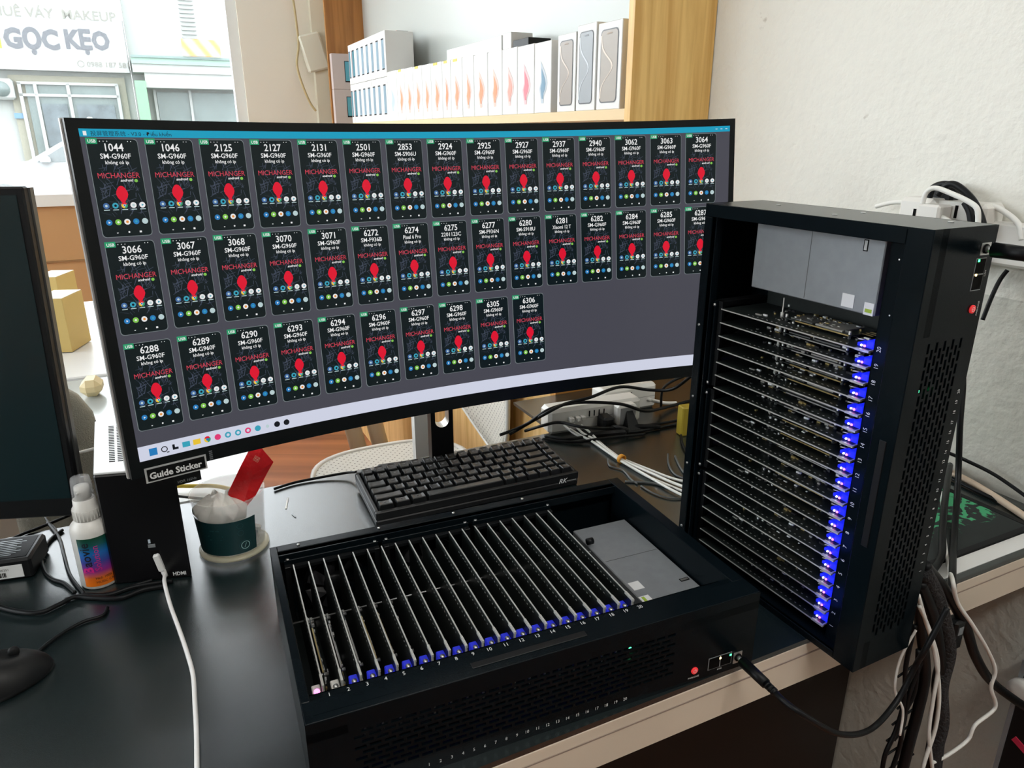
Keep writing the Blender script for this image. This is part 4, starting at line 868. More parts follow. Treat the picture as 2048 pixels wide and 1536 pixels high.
# ================================================================== SPRAY BOTTLE
bo = atz(203, 1160, 0); sbt = empty('spray_bottle', T(bo.x, bo.y, 0)); tag(sbt, 'white spray bottle with a rainbow coloured label left of the mini computer', 'bottle')
m_lab = bpy.data.materials.new('rainbow_label'); m_lab.use_nodes = True; nt = m_lab.node_tree; b_ = nt.nodes['Principled BSDF']; tc = nt.nodes.new('ShaderNodeTexCoord'); sxx = nt.nodes.new('ShaderNodeSeparateXYZ'); nt.links.new(tc.outputs['Object'], sxx.inputs[0])
mr = nt.nodes.new('ShaderNodeMapRange'); mr.inputs[1].default_value = .004; mr.inputs[2].default_value = .070; nt.links.new(sxx.outputs[2], mr.inputs[0])
cr = nt.nodes.new('ShaderNodeValToRGB'); els = cr.color_ramp.elements; els[0].color = (*lin(235, 120, 20), 1); els[1].color = (*lin(16, 70, 40), 1); els[1].position = 1
for p_, c_ in ((.18, lin(225, 110, 30)), (.32, lin(150, 40, 140)), (.5, lin(60, 70, 160)), (.68, lin(20, 110, 190)), (.84, lin(16, 90, 90))): e_ = els.new(p_); e_.color = (*c_, 1)
nt.links.new(mr.outputs[0], cr.inputs[0]); nt.links.new(cr.outputs[0], b_.inputs['Base Color']); b_.inputs['Roughness'].default_value = .35
bw_ = mat('bottle_white', (.78, .77, .73), .35)
mb = MB(); BR = .0215
mb.lathe([(BR - .002, 0), (BR, .002), (BR, .068), (BR, .074), (BR - .0015, .080), (BR - .006, .085), (.0135, .0875), (.0135, .089)], bw_, 32); mb.build('body', sbt)
mb = MB(); vs = []; a0, a1 = R(-105), R(40); N = 20
for i in range(N + 1):
    a = a0 + (a1 - a0) * i / N
    for z in (.005, .069): vs.append(((BR + .0003) * cos(a), (BR + .0003) * sin(a), z))
mb.add(vs, [(2 * i, 2 * i + 2, 2 * i + 3, 2 * i + 1) for i in range(N)], m_lab, True)
def btf(a_c, z, rot=True):
    def f(p):
        x, y = (p.x, p.y)
        if rot: x, y = -p.y, p.x
        a = a_c + x / BR; r = BR + .0006; return Vector((r * cos(a), r * sin(a), z + y))
    return f
mb.text('aovie', .015, mat('label_black', (.01, .01, .02), .5), tf=btf(R(-72), .0325), ax=0, bold=.01); mb.text('B', .015, mat('label_magenta', (.7, .02, .25), .5), tf=btf(R(-72), .0238), ax=0, bold=.03)
mb.text('Solution', .010, MATS['label_magenta'], tf=btf(R(-48), .026), ax=0); mb.text('Hsd: 100%', .0042, MATS['label_black'], tf=btf(R(-70), .0145, False), ax=0); mb.text('MUSIC CASE', .0042, MATS['label_black'], tf=btf(R(-70), .0090, False), ax=0)
mb.build('label', sbt)['label'] = 'rainbow gradient label'
mb = MB(); mb.lathe([(.0145, .087), (.0145, .101), (.0125, .104), (.0120, .112), (.0105, .113)], bw_, 28)
for k in range(24):
    a = 2 * pi * k / 24; mb.box((.0143, -.0006, .088), (.0150, .0006, .100), bw_, tf=Rz(a))
mb.build('neck_ring', sbt)
mb = MB(); mb.lathe([(.0085, .112), (.0085, .124), (.0078, .128), (0, .129)], bw_, 20); mb.cyl((0, -.008, .122), (0, -.0105, .122), .0015, bw_, 8); mb.build('spray_nozzle', sbt)
clear = mat('clear_plastic', (.88, .9, .92), .08, alpha=.22, spec=.6)
mb = MB(); mb.lathe([(.0118, .113), (.0105, .136), (.0098, .1385), (0, .139)], clear, 28); mb.build('clear_cap', sbt)['label'] = 'clear plastic cap'

# ================================================================== PLASTIC CUP WITH TISSUE AND RED PACKET
co = atz(470, 1092, 0); cup = empty('plastic_cup', T(co.x, co.y, 0)); tag(cup, 'clear plastic cup with a dark green label standing between mini computer and flat server', 'cup')
cup_m = mat('cup_clear', (.9, .92, .9), .08, alpha=.26, spec=.6)
mb = MB(); mb.lathe([(.037, .004), (.0395, .008), (.0445, .078), (.0455, .080), (.0462, .0805), (.0462, .0825), (.0438, .082), (.0428, .076), (.038, .008), (0, .007)], cup_m, 40, cap=False); mb.build('wall', cup)
mb = MB(); mb.lathe([(0, .0005), (.041, .0005), (.0435, .002), (.0435, .0045), (.041, .0055), (.0385, .008), (.0385, .006), (0, .006)], mat('cup_base_yellowish', (.74, .70, .50), .2, alpha=.5), 40); mb.build('base_lid', cup)
lg_ = mat('cup_label_green', (.006, .045, .05), .4); vs = []; N = 24
def cuprad(z): return .0395 + (z - .008) * (.005 / .07) + .0004
mb = MB(); zs = (.010, .030, .050, .058)
def camang(x, y): return math.atan2(-co.y, -co.x)
ca = camang(0, 0)
for i in range(N + 1):
    a = ca + R(-88) + R(128) * i / N
    for z in zs: vs.append((cuprad(z) * cos(a), cuprad(z) * sin(a), z))
n4 = len(zs); mb.add(vs, [(n4 * i + k, n4 * i + n4 + k, n4 * i + n4 + k + 1, n4 * i + k + 1) for i in range(N) for k in range(n4 - 1)], lg_, True)
def ctf(a_c, zc):
    return lambda p: Vector(((cuprad(zc + p.y) + .0004) * cos(a_c + p.x / .042), (cuprad(zc + p.y) + .0004) * sin(a_c + p.x / .042), zc + p.y))
lt = mat('label_mint', (.35, .6, .6), .5); ld = mat('label_teal_faint', (.03, .12, .13), .5)
mb.lathe([(.0058, 0), (.0048, 0)], lt, 24, ctf(ca + R(18), .021)); mb.lathe([(.0078, 0), (.0073, 0)], ld, 24, ctf(ca + R(18), .021)); mb.box((-.0006, -.003, 0), (.0006, .003, .0001), lt, tf=lambda p: ctf(ca + R(18), .021)(Vector((p.x * .9 + p.y * .4, p.y, 0))))
for q_ in (.040, .050): mb.lathe([(.0042, 0), (.0038, 0)], ld, 6, ctf(ca + R(12), q_))
for k, (wd, zz) in enumerate(((.012, .046), (.020, .038), (.016, .033))): mb.box((-wd / 2, 0, 0), (wd / 2, .0016, .0001), ld, tf=ctf(ca - R(30), zz))
mb.build('paper_label', cup)['label'] = 'dark green paper label with pale round logo'
# tissue
tm = mat('tissue_white', (.78, .76, .71), .85, bump=.3, bscale=60); rnd = random.Random(5); mb = MB(); vs = []; nu, nv = 40, 16
for j in range(nv + 1):
    for i in range(nu):
        a = 2 * pi * i / nu; f = j / nv; r = .032 * sin(pi * (.06 + .88 * f)) ** .6 * (1 + .10 * sin(3 * a + 5 * f) + .08 * sin(7 * a - 9 * f) + .05 * sin(13 * a + 11 * f))
        z = .040 + .036 * f + .005 * sin(5 * a + 3 * f) * f + .003 * sin(11 * a)
        k = min(1, .036 / max(r, 1e-6)); vs.append((-.006 + r * k * cos(a) * .95, -.002 + r * k * sin(a) * .95, z))
mb.add(vs, [(j * nu + i, j * nu + (i + 1) % nu, (j + 1) * nu + (i + 1) % nu, (j + 1) * nu + i) for j in range(nv) for i in range(nu)] + [tuple(range(nu - 1, -1, -1)), tuple(nv * nu + i for i in range(nu))], tm, True)
o = mb.build('crumpled_tissue', None, T(co.x - .004, co.y, -.002)); tag(o, 'crumpled white tissue stuffed in the plastic cup', 'tissue')
# red packet
pk = empty('red_packet', T(co.x, co.y, 0)); tag(pk, 'shiny red paper packet leaning up out of the plastic cup', 'packet')
redm = mat('red_glossy_paper', (.78, .012, .018), .26, noise=.3, nscale=25, bump=.5, bscale=45)
Ypk = co.y + .0
def pkp(x, y, dy=0): return atn(x, y, Vector((0, 1, 0)), Ypk + dy) - Vector((co.x, co.y, 0))
F = [pkp(482, 1030, .004), pkp(520, 992, .004), pkp(546, 928, .008), pkp(522, 897, .012), pkp(498, 900, .012), pkp(457, 980, .006), pkp(476, 1028)]
out = [(480, 1030), (512, 990), (535, 945), (547, 924), (524, 897), (499, 898), (480, 935), (456, 985), (458, 1000)]
fr_ = [pkp(x, y, .002) for x, y in out]; bk_ = [pkp(x, y, .012) for x, y in out]; n_ = len(out); cen = pkp(505, 950, -.003)
mb = MB(); mb.add(fr_ + bk_ + [cen], [(i, (i + 1) % n_, 2 * n_) for i in range(n_)] + [tuple(range(2 * n_ - 1, n_ - 1, -1))] + [(i, n_ + i, n_ + (i + 1) % n_, (i + 1) % n_) for i in range(n_)], redm); mb.build('envelope', pk)
c_ = pkp(513, 918, -.0008); mb = MB(); mt_ = Matrix.Translation(c_) @ Rx(R(80)) @ Rz(R(-30)); gm = mat('packet_emblem', (.75, .35, .25), .4)
for r_ in (.0048, .0030): mb.lathe([(r_, 0), (r_ - .0006, 0)], gm, 4, mt_ @ Rz(pi / 4), smooth=False)
mb.box((-.0018, -.0004, 0), (.0018, .0004, .0002), gm, tf=mt_); mb.build('emblem', pk)
mb = MB(); q = T(co.x + .026, co.y - .006, .009); mb.bbox((-.008, -.006, 0), (.008, .001, .030), mat('sachet_white', (.75, .75, .72), .5), .002, tf=q @ Ry(.25)); mb.box((-.004, -.0064, .012), (.006, -.006, .024), mat('sachet_print', (.25, .28, .33), .5), tf=q @ Ry(.25)); tag(mb.build('white_sachet'), 'small white sachet inside the right side of the plastic cup', 'sachet')
mb = MB(); mb.bbox((0, 0, 0), (.034, .0025, .0007), white_plastic, .0003, tf=Matrix.Translation(atz(574, 996, .0003)) @ Rz(R(-78))); mb.bbox((0, 0, 0), (.012, .002, .0007), zinc, .0003, tf=Matrix.Translation(atz(583, 1029, .0003)) @ Rz(R(-50)))
tag(mb.build('plastic_scrap'), 'thin clear plastic scrap on the desk left of the keyboard', 'scrap')

# ================================================================== LEFT SIDE: dark monitor, adapter, cables, mouse
lm = empty('dark_monitor', T(-.545, .82, 0) @ Rz(.12)); tag(lm, 'switched-off dark monitor cut by the left edge', 'monitor')
sc_off = mat('screen_off', (.008, .022, .026), .22, spec=.5)
mb = MB(); mb.bbox((-.62, 0, .052), (.0, .012, .459), black_plastic, .002, tf=lambda p: Vector((p.x + (p.z - .25) * .035, p.y, p.z))); mb.build('bezel', lm)
mb = MB(); mb.box((-.60, -.0008, .078), (-.008, .0, .450), sc_off, tf=lambda p: Vector((p.x + (p.z - .25) * .035, p.y, p.z))); mb.build('screen', lm)
mb = MB(); mb.box((-.0015, .012, .054), (.0015, .02, .457), shield[1], tf=lambda p: Vector((p.x + (p.z - .25) * .035, p.y, p.z))); mb.bbox((-.61, .012, .06), (-.03, .03, .45), black_plastic, .004, tf=lambda p: Vector((p.x + (p.z - .25) * .035, p.y, p.z))); mb.build('back_shell', lm)
mb = MB(); mb.bbox((-.40, .03, 0), (-.30, .05, .30), black_plastic, .003); mb.bbox((-.50, .0, 0), (-.20, .14, .010), black_plastic, .003); mb.build('stand', lm)
pA = atz(-20, 1140, 0)
ad = empty('power_adapter', T(-.635, .745, 0) @ Rz(.28)); tag(ad, 'flat black power adapter with small print at the left edge', 'adapter')
mb = MB(); mb.bbox((-.12, 0, 0), (.052, .062, .028), black_plastic, .003); mb.build('body', ad)
mb = MB(); mb.box((-.12, .006, .0281), (.046, .056, .0284), black_matte)
for k in range(9): mb.box((.005, .012 + k * .0045, .0285), (.028 + (k * 7 % 5) * .002, .0134 + k * .0045, .0287), zinc)
for k in range(3):
    mb.lathe([(.0024, 0), (.0019, 0)], white_print, 12, T(-.004, .040 - k * .007, .0287))
mb.build('print', ad)
wl_ = MB(); wl_.box((-.12, -.0006, .004), (.042, 0, .021), white_print)
for k in range(34): wl_.box((-.03 + k * .0016, -.0009, .006), (-.0294 + k * .0016 + (k % 3) * .0003, -.0006, .012), black_matte)
wl_.text('S/N 220300251', .004, black_matte, tf=T(.015, -.001, .0145) @ Rx(pi / 2)); wl_.build('barcode_label', ad)['label'] = 'white barcode label'
lc = [
 ([(-30, 1205), (30, 1222), (80, 1225), (120, 1208), (150, 1194), (190, 1196), (240, 1196), (285, 1180), (330, 1172)], .0028, 'black cable sweeping from the left edge past the bottle'),
 ([(130, 1200), (170, 1190), (215, 1190), (260, 1176), (300, 1168), (345, 1162)], .0026, 'black cable directly in front of the bottle base'),
 ([(180, 1192), (225, 1186), (265, 1172), (305, 1160)], .0022, 'short black cable tight against the mini computer front'),
 ([(55, 1326), (85, 1296), (125, 1266), (165, 1244), (205, 1231), (215, 1215)], .0020, 'black mouse cable curving toward the bottle'),
 ([(150, 1185), (128, 1166), (105, 1158), (88, 1140), (84, 1110), (100, 1080), (125, 1060)], .0022, 'black cable looping around the power adapter'),
 ([(170, 1190), (140, 1150), (128, 1110), (118, 1075), (95, 1045)], .0022, 'black cable leading up to the dark monitor'),
 ([(-20, 1105), (30, 1075), (80, 1055), (140, 1030)], .0022, 'black cable under the dark monitor'),
 ([(110, 1075), (112, 1060), (95, 1042), (88, 1030)], .0015, 'thin black wire between adapter and bottle'),
 ([(-20, 1165), (20, 1155), (60, 1138), (90, 1118)], .0018, 'thin cable in front of the adapter label'),
]
for pts, r, lb in lc: cable([atz(x, y, r + .0003) for x, y in pts], r, cable_black, lb, 'desk_cable')
ms = empty('computer_mouse', Matrix.Translation(atz(-12, 1372, 0)) @ Rz(-.9)); tag(ms, 'black computer mouse cut by the left edge', 'mouse')
mb = MB(); vs = []; nu, nv = 28, 8
for j in range(nv + 1):
    f = j / nv; k = cos(f * pi / 2) ** .45 if f < 1 else 0.0001
    for i in range(nu):
        a = 2 * pi * i / nu; vs.append((.030 * k * cos(a) * (1 + .06 * cos(2 * a)), .052 * k * sin(a), .001 + .034 * f * (1 - .12 * sin(a))))
mb.add(vs, [(j * nu + i, j * nu + (i + 1) % nu, (j + 1) * nu + (i + 1) % nu, (j + 1) * nu + i) for j in range(nv) for i in range(nu)] + [tuple(range(nu - 1, -1, -1))], black_plastic, True); mb.build('shell', ms)
mb = MB(); mb.lathe([(.003, -.003), (.005, -.002), (.005, .002), (.003, .003)], black_matte, 16, T(0, .022, .030) @ Ry(pi / 2)); mb.build('scroll_wheel', ms)

# yellow and black cables behind the cup
cable([atz(352, 972, .004), atz(390, 972, .004), atz(430, 972, .004), atz(470, 980, .004), atz(500, 985, .004)], .0032, mat('cable_yellow', (.62, .45, .04), .45), 'yellow cable passing behind the plastic cup')
cable([atz(352, 992, .003), atz(390, 996, .003), atz(440, 1000, .003)], .002, cable_black, 'short black cable between mini computer and cup')

# ================================================================== THINGS BEYOND THE DESK
tl = empty('white_side_table', ROOM.copy()); tag(tl, 'white side table just behind the desk beside the mini computer', 'table')
MB().bbox((-.10, 1.075, -.03), (.092, 1.36, -.004), white_lam, .003).build('tabletop', tl)
for x in (-.08, .07):
    for y in (1.09, 1.33): MB().box((x - .012, y - .01, FL), (x + .012, y + .01, -.03), white_frame).build('leg', tl)
gt_ = empty('grey_table', ROOM.copy()); tag(gt_, 'pale grey table between the side table and the white counter', 'table')
MB().bbox((-.75, 1.42, -.03), (.12, 1.79, -.003), mat('grey_glossy_top', (.42, .46, .46), .2), .003).build('tabletop', gt_)
for x in (-.73, .10):
    for y in (1.45, 1.76): MB().box((x - .012, y - .012, FL), (x + .012, y + .012, -.03), steel).build('leg', gt_)
wcn = empty('white_counter', ROOM.copy()); tag(wcn, 'long white counter with tan cartons below the window', 'counter')
MB().bbox((-1.6, 1.81, -.04), (.12, 2.69, -.002), white_lam, .003).build('countertop', wcn)
MB().box((-1.58, 1.85, FL), (.10, 2.66, -.04), mat('counter_body', (.66, .6, .5), .6)).build('base', wcn)
cart = mat('tan_carton', (.58, .42, .14), .6, noise=.06, nscale=20); cartt = mat('carton_top_pale', (.74, .70, .55), .5)
def carton(px0, px1, pyb, hh, dd, rot, label):
    a = atz(px0, pyb); b = atz(px1, pyb - 3); L = (b - a).length
    t = empty('carton', T(a.x, a.y, 0) @ Rz(rot)); tag(t, label, 'box', 'cartons on the white counter')
    MB().bbox((0, 0, 0), (L, dd, hh), cart, .001).build('box_body', t)
    o = MB().box((.001, .001, hh), (L - .001, dd - .001, hh + .001), cartt).build('lid', t)
    MB().box((L * .45, -.0006, .002), (L * .6, 0, hh - .002), mat('carton_tape', (.68, .52, .22), .4)).build('tape', t)
carton(88, 147, 706, .135, .11, .12, 'nearer tan carton on the white counter right of the dark monitor')
carton(80, 130, 632, .115, .12, .12, 'farther tan carton behind the nearer one on the white counter')
# silver-grey chair back
sv = mat('silver_leather', (.34, .33, .27), .4, .2, bump=.5, bscale=500)
cs_ = empty('silver_chair', Matrix.Translation(W(-.168, 1.375, 0)) @ ROOM); tag(cs_, 'chair with a padded silver-grey backrest between dark monitor and mini computer', 'chair')
mb = MB(); vs = []; nu, nv = 24, 14
top = .125
for j in range(nv + 1):
    f = j / nv; z = -.36 + f * (top + .36); kx = 1 - max(0, (f - .78) / .22) ** 2.6 * .75; kz = 1 - max(0, (f - .85) / .15) ** 2 * .6
    for i in range(nu):
        a = 2 * pi * i / nu; cx_ = abs(cos(a)) ** .5 * (1 if cos(a) > 0 else -1); sy_ = abs(sin(a)) ** .7 * (1 if sin(a) > 0 else -1)
        vs.append((cx_ * .075 * kx - .05, sy_ * .020 * kz, z))
mb.add(vs, [(j * nu + i, j * nu + (i + 1) % nu, (j + 1) * nu + (i + 1) % nu, (j + 1) * nu + i) for j in range(nv) for i in range(nu)] + [tuple(range(nu - 1, -1, -1)), tuple(nv * nu + i for i in range(nu))], sv, True); mb.build('backrest', cs_)
MB().bbox((-.25, -.25, -.40), (.05, .02, -.33), sv, .02).build('seat', cs_)
mb = MB(); mb.cyl((-.10, -.12, FL), (-.10, -.12, -.40), .02, steel); mb.build('pedestal', cs_)
mb = MB(); pz = atz(183, 800, 0); mb.bbox((-.02, 0, 0), (.02, .06, .035), mat('orange_cream_item', (.75, .62, .35), .5), .012, tf=T(pz.x - .005, pz.y + .01, 0) @ Rz(.4)); tag(mb.build('cream_pouch'), 'small cream and orange pouch on the grey table', 'pouch')
cable([atz(158, 905, .004), atz(186, 898, .004), atz(210, 892, .004)], .0028, cable_white, 'short white cable at the left of the mini computer')

# white perforated chairs
pf_seat = perforated('white_perforated_metal', (.70, .70, .66), (.22, .21, .19), .0095, .16, 'XY')
pf_back = perforated('white_perforated_back', (.70, .69, .63), (.2, .2, .18), .0090, .17, 'YZ')
cream_tube = mat('cream_tube', (.60, .54, .42), .4)
ch = empty('perforated_chair', Matrix.Translation(W(.46, 1.60, FL)) @ ROOM); tag(ch, 'white metal chair with perforated seat and backrest behind the keyboard', 'chair')
mb = MB(); pts = [(.20 * (abs(cos(a)) ** .7) * (1 if cos(a) > 0 else -1), .19 * (abs(sin(a)) ** .7) * (1 if sin(a) > 0 else -1)) for a in [2 * pi * k / 40 for k in range(40)]]
mb.prism(pts, .008, pf_seat, tf=T(0, 0, .447)); mb.build('seat', ch)
mb = MB(); N = len(pts); vs = []
prof2 = [(0, .0), (.012, .002), (.014, -.006), (.0, -.012)]
for k, (x, y) in enumerate(pts):
    l = math.hypot(x, y)
    for dx, dz in prof2: vs.append((x + x / l * dx, y + y / l * dx, .457 + dz))
mb.add(vs, [(4 * i + q, 4 * i + (q + 1) % 4, 4 * ((i + 1) % N) + (q + 1) % 4, 4 * ((i + 1) % N) + q) for i in range(N) for q in range(4)], white_plastic, True); mb.build('seat_rim', ch)
for sx_, sy_ in ((-1, -1), (1, -1), (1, 1), (-1, 1)):
    mb = MB(); mb.cyl((sx_ * .19, sy_ * .18, 0), (sx_ * .13, sy_ * .13, .445), .012, cream_tube); mb.build('leg', ch)
mb = MB(); mb.box((-.050, -.30, .0), (-.022, -.28, .75), white_frame); o = mb.build('table_post', None, Matrix.Translation(W(.46, 1.60, FL)) @ ROOM); tag(o, 'white upright metal post left of the monitor stand', 'post')
fs_ = empty('cream_footstool', Matrix.Translation(W(.50, 2.35, FL)) @ ROOM); tag(fs_, 'pair of cream metal tubes standing on the wooden floor behind the seat', 'stand')
for x in (-.03, .05):
    mb = MB(); mb.cyl((x + .10, 0, 0), (x, .10, .62), .030, cream_tube, 16); mb.build('tube', fs_)
mb = MB(); mb.bbox((-.12, .02, .60), (.18, .16, .63), cream_tube, .005); mb.build('cross_piece', fs_)
mb = MB(); vs = []; nu, nv = 20, 8
def backp(g, f):                                      # g along the seat edge, f from bottom to top
    zlo = .500 + .13 * abs((g - .30) / .70) ** 2.0 + (.10 * ((.30 - g) / .30) ** 3 if g < .30 else 0); z = zlo + (.86 - zlo) * f
    return (.205 + .03 * sin(pi * g), -.20 + .43 * g, z)
for j in range(nv + 1):
    for i in range(nu + 1): vs.append(backp(i / nu, j / nv))
n1_ = nu + 1; mb.add(vs, [(j * n1_ + i, j * n1_ + i + 1, (j + 1) * n1_ + i + 1, (j + 1) * n1_ + i) for j in range(nv) for i in range(nu)], pf_back, True)
o = mb.build('backrest', ch); sm_ = o.modifiers.new('s', 'SOLIDIFY'); sm_.thickness = .004; o['label'] = 'perforated curved backrest'
mb = MB(); mb.tube([backp(0, 1)] + [backp(i / 10, 0) for i in range(11)] + [backp(1, 1)], .006, white_frame, 8); mb.build('back_frame', ch)

# ================================================================== DISPLAY CABINET
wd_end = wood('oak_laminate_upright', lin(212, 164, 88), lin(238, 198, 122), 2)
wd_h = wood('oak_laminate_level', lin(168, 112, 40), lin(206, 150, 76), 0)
wd_shaded = wood('oak_inner_shaded', lin(150, 98, 46), lin(176, 120, 62), 2)  # shade on the inner panel put into a darker oak colour
cab = empty('display_cabinet', ROOM.copy()); tag(cab, 'oak display cabinet with a shelf of boxed phones along the right wall', 'cabinet')
VN, VFAR, UF, ZS = 1.322, 3.98, .894, .563
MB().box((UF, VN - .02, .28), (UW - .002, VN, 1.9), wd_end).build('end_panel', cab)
MB().box((UF, VFAR, .28), (UW - .002, VFAR + .02, 1.9), wd_shaded).build('far_panel', cab)
MB().box((UW - .012, VN, .28), (UW - .002, VFAR, 1.9), mat('grey_gloss_back', (.52, .55, .52), .3)).build('back_panel', cab)
MB().box((UF, VN, ZS - .021), (UW - .012, VFAR, ZS), mat('shelf_pale_oak', lin(226, 198, 150), .45)).build('shelf', cab)
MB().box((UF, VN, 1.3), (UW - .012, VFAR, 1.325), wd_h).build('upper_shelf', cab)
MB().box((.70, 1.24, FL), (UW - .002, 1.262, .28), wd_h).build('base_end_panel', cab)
MB().box((.70, 1.262, FL), (.72, VFAR + .02, .28), wood('oak_front_lit', lin(214, 170, 100), lin(238, 200, 140), 2)).build('base_front', cab)  # window light on this face put into a paler oak colour
MB().box((.70, 1.24, .26), (UW - .002, VFAR + .02, .28), wd_h).build('base_top', cab)
# boxed phones
box_w = mat('box_white', (.72, .72, .70), .42, noise=.02, nscale=8); prt = {}
def vpx(x, u=UF + .004): return uv(atu(x, 200, u))[1]
def hpx(x, y, u=UF + .004): return uv(atu(x, y, u))[2]
def phone_box(v0, v1, zt, depth, label, group, art, u=UF + .004, z0=ZS, name='phone_box', tape=None, body=None):
    t = empty(name, Matrix.Translation(W(u, v0, z0)) @ ROOM); tag(t, label, 'phone box', group)
    L = v1 - v0; Hh = zt - z0; g = .0012
    MB().bbox((0, g, .0002), (depth, L - g, Hh), body or box_w, .0012).build('carton', t)
    fc = lambda p: Vector((-.0005, L / 2 - p.x, Hh / 2 + p.y))     # a point on the front face: x to the right, y up
    a = MB()
    if art[0] == 'plume':
        m = mat('plume_' + art[1], art[2], .5); m2 = mat('plume_pale_' + art[1], tuple(.5 * c + .4 for c in art[2]), .5); h = Hh * .30; w_ = L * .36
        pl = [(-.3, 1.0), (.1, .7), (.55, .35), (.8, -.05), (.6, -.4), (.2, -.7), (.25, -1.0), (-.15, -1.0), (-.3, -.7), (-.5, -.3), (-.2, .1), (-.25, .5)]
        a.poly([(x * w_, y * h - Hh * .06, 0) for x, y in pl], m2, fc); a.poly([(x * w_ * .62 + .001, y * h * .72 - Hh * .08, 0) for x, y in pl], m, lambda p: fc(p) + Vector((-.0004, 0, 0)))
    elif art[0] == 'phone':
        w_, h = L * .36, Hh * .42; m = mat('phone_face_' + art[1], art[2], .3); fr2 = mat('phone_rim', (.03, .03, .035), .3); hi = mat('phone_swirl_' + art[1], tuple(min(1, c * 2.1) for c in art[2]), .3)
        def rrect(w, h, r): return [(sx * (w - r) + r * cos(aa), sy * (h - r) + r * sin(aa), 0) for sx, sy, a00 in ((1, 1, 0), (-1, 1, pi / 2), (-1, -1, pi), (1, -1, 1.5 * pi)) for aa in [a00 + q * pi / 6 for q in range(4)]]
        a.poly(rrect(w_, h, w_ * .3), fr2, fc); a.poly(rrect(w_ * .92, h * .965, w_ * .26), m, lambda p: fc(p) + Vector((-.0004, 0, 0)))
        cv = lambda t, o: (-.82 + 1.3 * math.exp(-((t - o) / .42) ** 2), .86 - 1.72 * (t + 1) / 2)
        L1 = [cv(-1 + q * .1, 0) for q in range(21)]; sw = L1 + [(x - .13, y - .02) for x, y in reversed(L1)]
        a.add([(x * w_, y * h, 0) for x, y in sw], [(q, q + 1, 41 - q - 1, 41 - q) for q in range(20)], hi, tf=lambda p: fc(p) + Vector((-.0008, 0, 0)))
        a.box((-w_ * .3, h * .86, 0), (w_ * .3, h * .90, 0.0001), hi, tf=lambda p: fc(p) + Vector((-.0009, 0, 0)))
    elif art[0] == 'slim':
        w_, h = L * .22, Hh * .34; m = mat('slim_' + art[1], art[2], .4)
        a.box((-w_, -h, 0), (w_, h, .0001), m, tf=fc); a.box((-w_, -h, 0), (w_, -h * .92, .0001), black_plastic, tf=lambda p: fc(p) + Vector((-.0004, 0, 0))); a.box((-w_, h * .92, 0), (w_, h, .0001), black_plastic, tf=lambda p: fc(p) + Vector((-.0004, 0, 0)))
        if art[1] == 'teal':
            a.box((w_ * 1.2, -h, 0), (w_ * 1.9, h, .0001), mat('slim_rose', (.55, .42, .45), .5), tf=lambda p: fc(Vector((-p.x, p.y, 0))))
    a.build('printed_picture', t)
    if tape: MB().box((-.0008, L * .4, Hh - .008), (0, L * .75, Hh - .0002), mat('tape_' + tape, (.7, .55, .05), .5)).build('price_tag', t)
    return t
X = lambda q: 560 + q / 2.381
oc = (.85, .30, .14); edges = [515, 560, 597, 637, 680, 722, 775, 815, 870, 925, 990, 1058, 1130, 1210, 1290]
names = ['leftmost slim white phone box with a bluish picture in the long shelf row'] + [f'white phone box with an orange plume, {w_} of the orange row' for w_ in
  ['first from the left', 'second from the left', 'third from the left', 'fourth from the left', 'fifth from the left', 'sixth from the left', 'seventh from the left', 'eighth from the left', 'ninth from the left', 'tenth from the left']] + ['white phone box with a coral plume near the right end of the row', 'white phone box with a pink plume beside the blue one', 'white phone box with a dark blue plume beside the tall grey phones']
for k in range(14):
    vr, vl = vpx(X(edges[k + 1])), vpx(X(edges[k])); f = k / 13
    zt = hpx(X(edges[k + 1]), 0 + (340 + (190 - 340) * ((edges[k + 1] - 515) / 775)) / 2.381)
    col = ('blue', (.45, .55, .68)) if k == 0 else ('navy', (.16, .30, .42)) if k == 13 else ('pink', (.85, .2, .25)) if k == 12 else ('coral', (.85, .35, .28)) if k == 11 else ('orange', oc)
    phone_box(vr, vl, zt, .085, names[k], 'white phone boxes in the long shelf row', ('plume', *col), tape='yellow' if k in (1, 3, 5, 6, 7) else None)
zt15 = hpx(1131, 80)
for k, (a_, b_2, ty, cn, c_) in enumerate(((1318, 1404, 82, 'sand', (.30, .25, .21)), (1408, 1498, 66, 'steel', (.27, .29, .31)), (1504, 1618, 66, 'taupe', (.32, .27, .22)))):
    vr, vl = vpx(X(b_2)), vpx(X(a_)); zt = ZS + [.166, .176, .170][k]
    phone_box(vr, vl, zt, .06, ['white phone box with a sand coloured phone, left of the three tall ones', 'white phone box with a steel grey phone, middle of the three tall ones', 'white phone box with a taupe phone beside the oak end panel'][k], 'tall phone boxes at the right end of the shelf', ('phone', cn, c_))
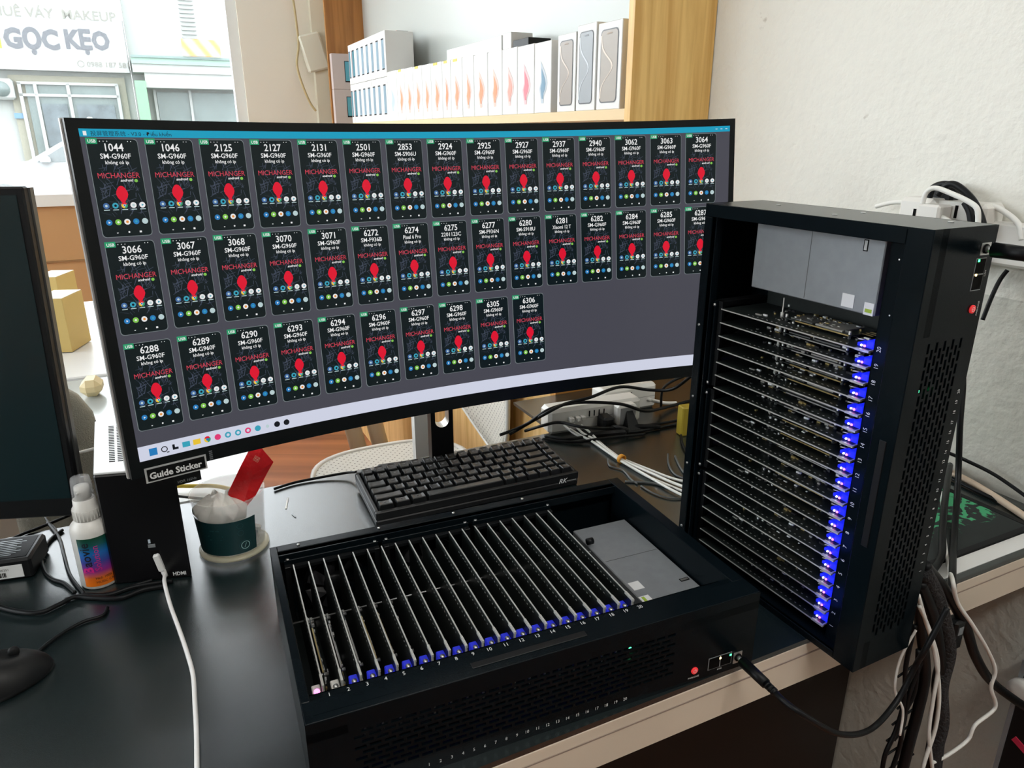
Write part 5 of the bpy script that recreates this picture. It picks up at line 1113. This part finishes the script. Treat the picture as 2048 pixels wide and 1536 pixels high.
# two-tier stack at the far left
zl = hpx(700, 160); z1_ = ZS + .0; vA = vpx(X(352)); vB = vpx(X(252)); vC = vpx(X(515))
zm = (hpx(X(300), 147) + 0) ; tierh = (hpx(X(400), 78) - ZS) / 2
ordn = ['first', 'second', 'third', 'fourth', 'fifth', 'sixth', 'seventh']
for tier in range(2):
    tn = 'lower' if tier == 0 else 'upper'; z0_ = ZS + tier * (tierh + .001)
    fb_ = empty('phone_box', Matrix.Translation(W(UF + .006, 3.93, z0_)) @ ROOM); tag(fb_, f'{tn} mauve-fronted phone box showing a teal phone at the left shelf end', 'phone box', 'two-tier phone boxes at the far left')
    MB().bbox((0, 0, .0002), (.15, .04, tierh), mat('box_mauve', (.52, .44, .42), .5), .0012).build('carton', fb_)
    mb = MB(); mb.box((.062, -.001, tierh * .2), (.105, 0, tierh * .8), black_plastic); mb.box((.065, -.0016, tierh * .24), (.102, -.001, tierh * .78), mat('phone_teal', (.10, .36, .46), .3)); mb.build('printed_picture', fb_)
    t = phone_box(vA + .002, vA + .05, z0_ + tierh, .115, f'{tn} tier white phone box just left of the slim ones', 'two-tier phone boxes at the far left', ('slim', 'teal', (.12, .42, .52)), u=UF + .004, z0=z0_)
    for k in range(7):
        va = vA - (vA - vC) * (k + 1) / 7; vb = vA - (vA - vC) * k / 7
        phone_box(va, vb, z0_ + tierh, .115, f'slim white phone box, {ordn[k]} from the left in the {tn} tier', 'two-tier phone boxes at the far left', ('slim', 'ice' if k else 'teal', (.45, .62, .72) if k else (.12, .42, .52)), z0=z0_)
def plain_box(px0, px1, u, z0, z1, dp_, m, label, name='box', cat='box', extra=None):
    v0, v1 = vpx(px1, u), vpx(px0, u)
    t = empty(name, Matrix.Translation(W(u, v0, z0)) @ ROOM); tag(t, label, cat); MB().bbox((0, 0, 0), (dp_, v1 - v0, z1 - z0), m, .0012).build('carton', t)
    if extra: MB().box((-.0006, .0, (z1 - z0) * .72), (0, (v1 - v0) * .4, (z1 - z0)), extra).build('corner_mark', t)
    return t
plain_box(786, 800, UF + .125, ZS, hpx(790, 62, UF + .125), .05, mat('box_black', (.03, .03, .035), .4), 'narrow black box with a red corner beside the two-tier phone boxes', extra=mat('box_red', (.6, .05, .03), .5))
zo = hpx(1010, 100) + .0
plain_box(896, 1003, UF + .09, ZS, hpx(996, 72, UF + .09), .075, box_w, 'long white box standing behind the orange phone box row')
plain_box(1006, 1022, UF + .09, ZS, hpx(1012, 66, UF + .09), .07, box_w, 'short white box behind the row right of the long white one')
plain_box(1026, 1056, UF + .09, ZS, hpx(1040, 78, UF + .09), .07, black_plastic, 'dark box behind the row near the tall phones')
# pipes, wires and frame on the pillar
mb = MB(); rb((.86, VW - .05, FL), (.93, VW - .001, CEIL), mat('cream_conduit', (.74, .72, .58), .5), mb); rb((.955, VW - .03, FL), (.985, VW - .001, CEIL), white_frame, mb); tag(mb.build('cable_trunking'), 'cream cable trunking on the pillar beside the window', 'trunking')
cable([atv(585, -10, VW - .06), atv(592, 40, VW - .06), atv(597, 90, VW - .06), atv(594, 130, VW - .06), atv(605, 170, VW - .06), atv(620, 205, VW - .06), atv(632, 222, VW - .06)], .006, mat('cable_tan', (.52, .42, .22), .5), 'tan wire hanging in a curve down the pillar', 'wall_wire')
cable([atv(648, -10, VW - .04), atv(646, 60, VW - .04), atv(643, 90, VW - .04), atv(648, 112, VW - .04), atv(641, 130, VW - .04), atv(643, 200, VW - .04)], .005, mat('cable_olive', (.35, .36, .26), .5), 'thin olive wire beside the white trim of the pillar', 'wall_wire')
mb = MB(); p = atv(627, 105, VW - .055); mb.bbox((-.055, -.02, -.09), (.055, .02, .09), mat('box_cream', (.76, .76, .64), .5), .008, tf=Matrix.Translation(p) @ ROOM @ Ry(-.25)); tag(mb.build('junction_box'), 'cream junction box among the wires on the pillar', 'junction box')
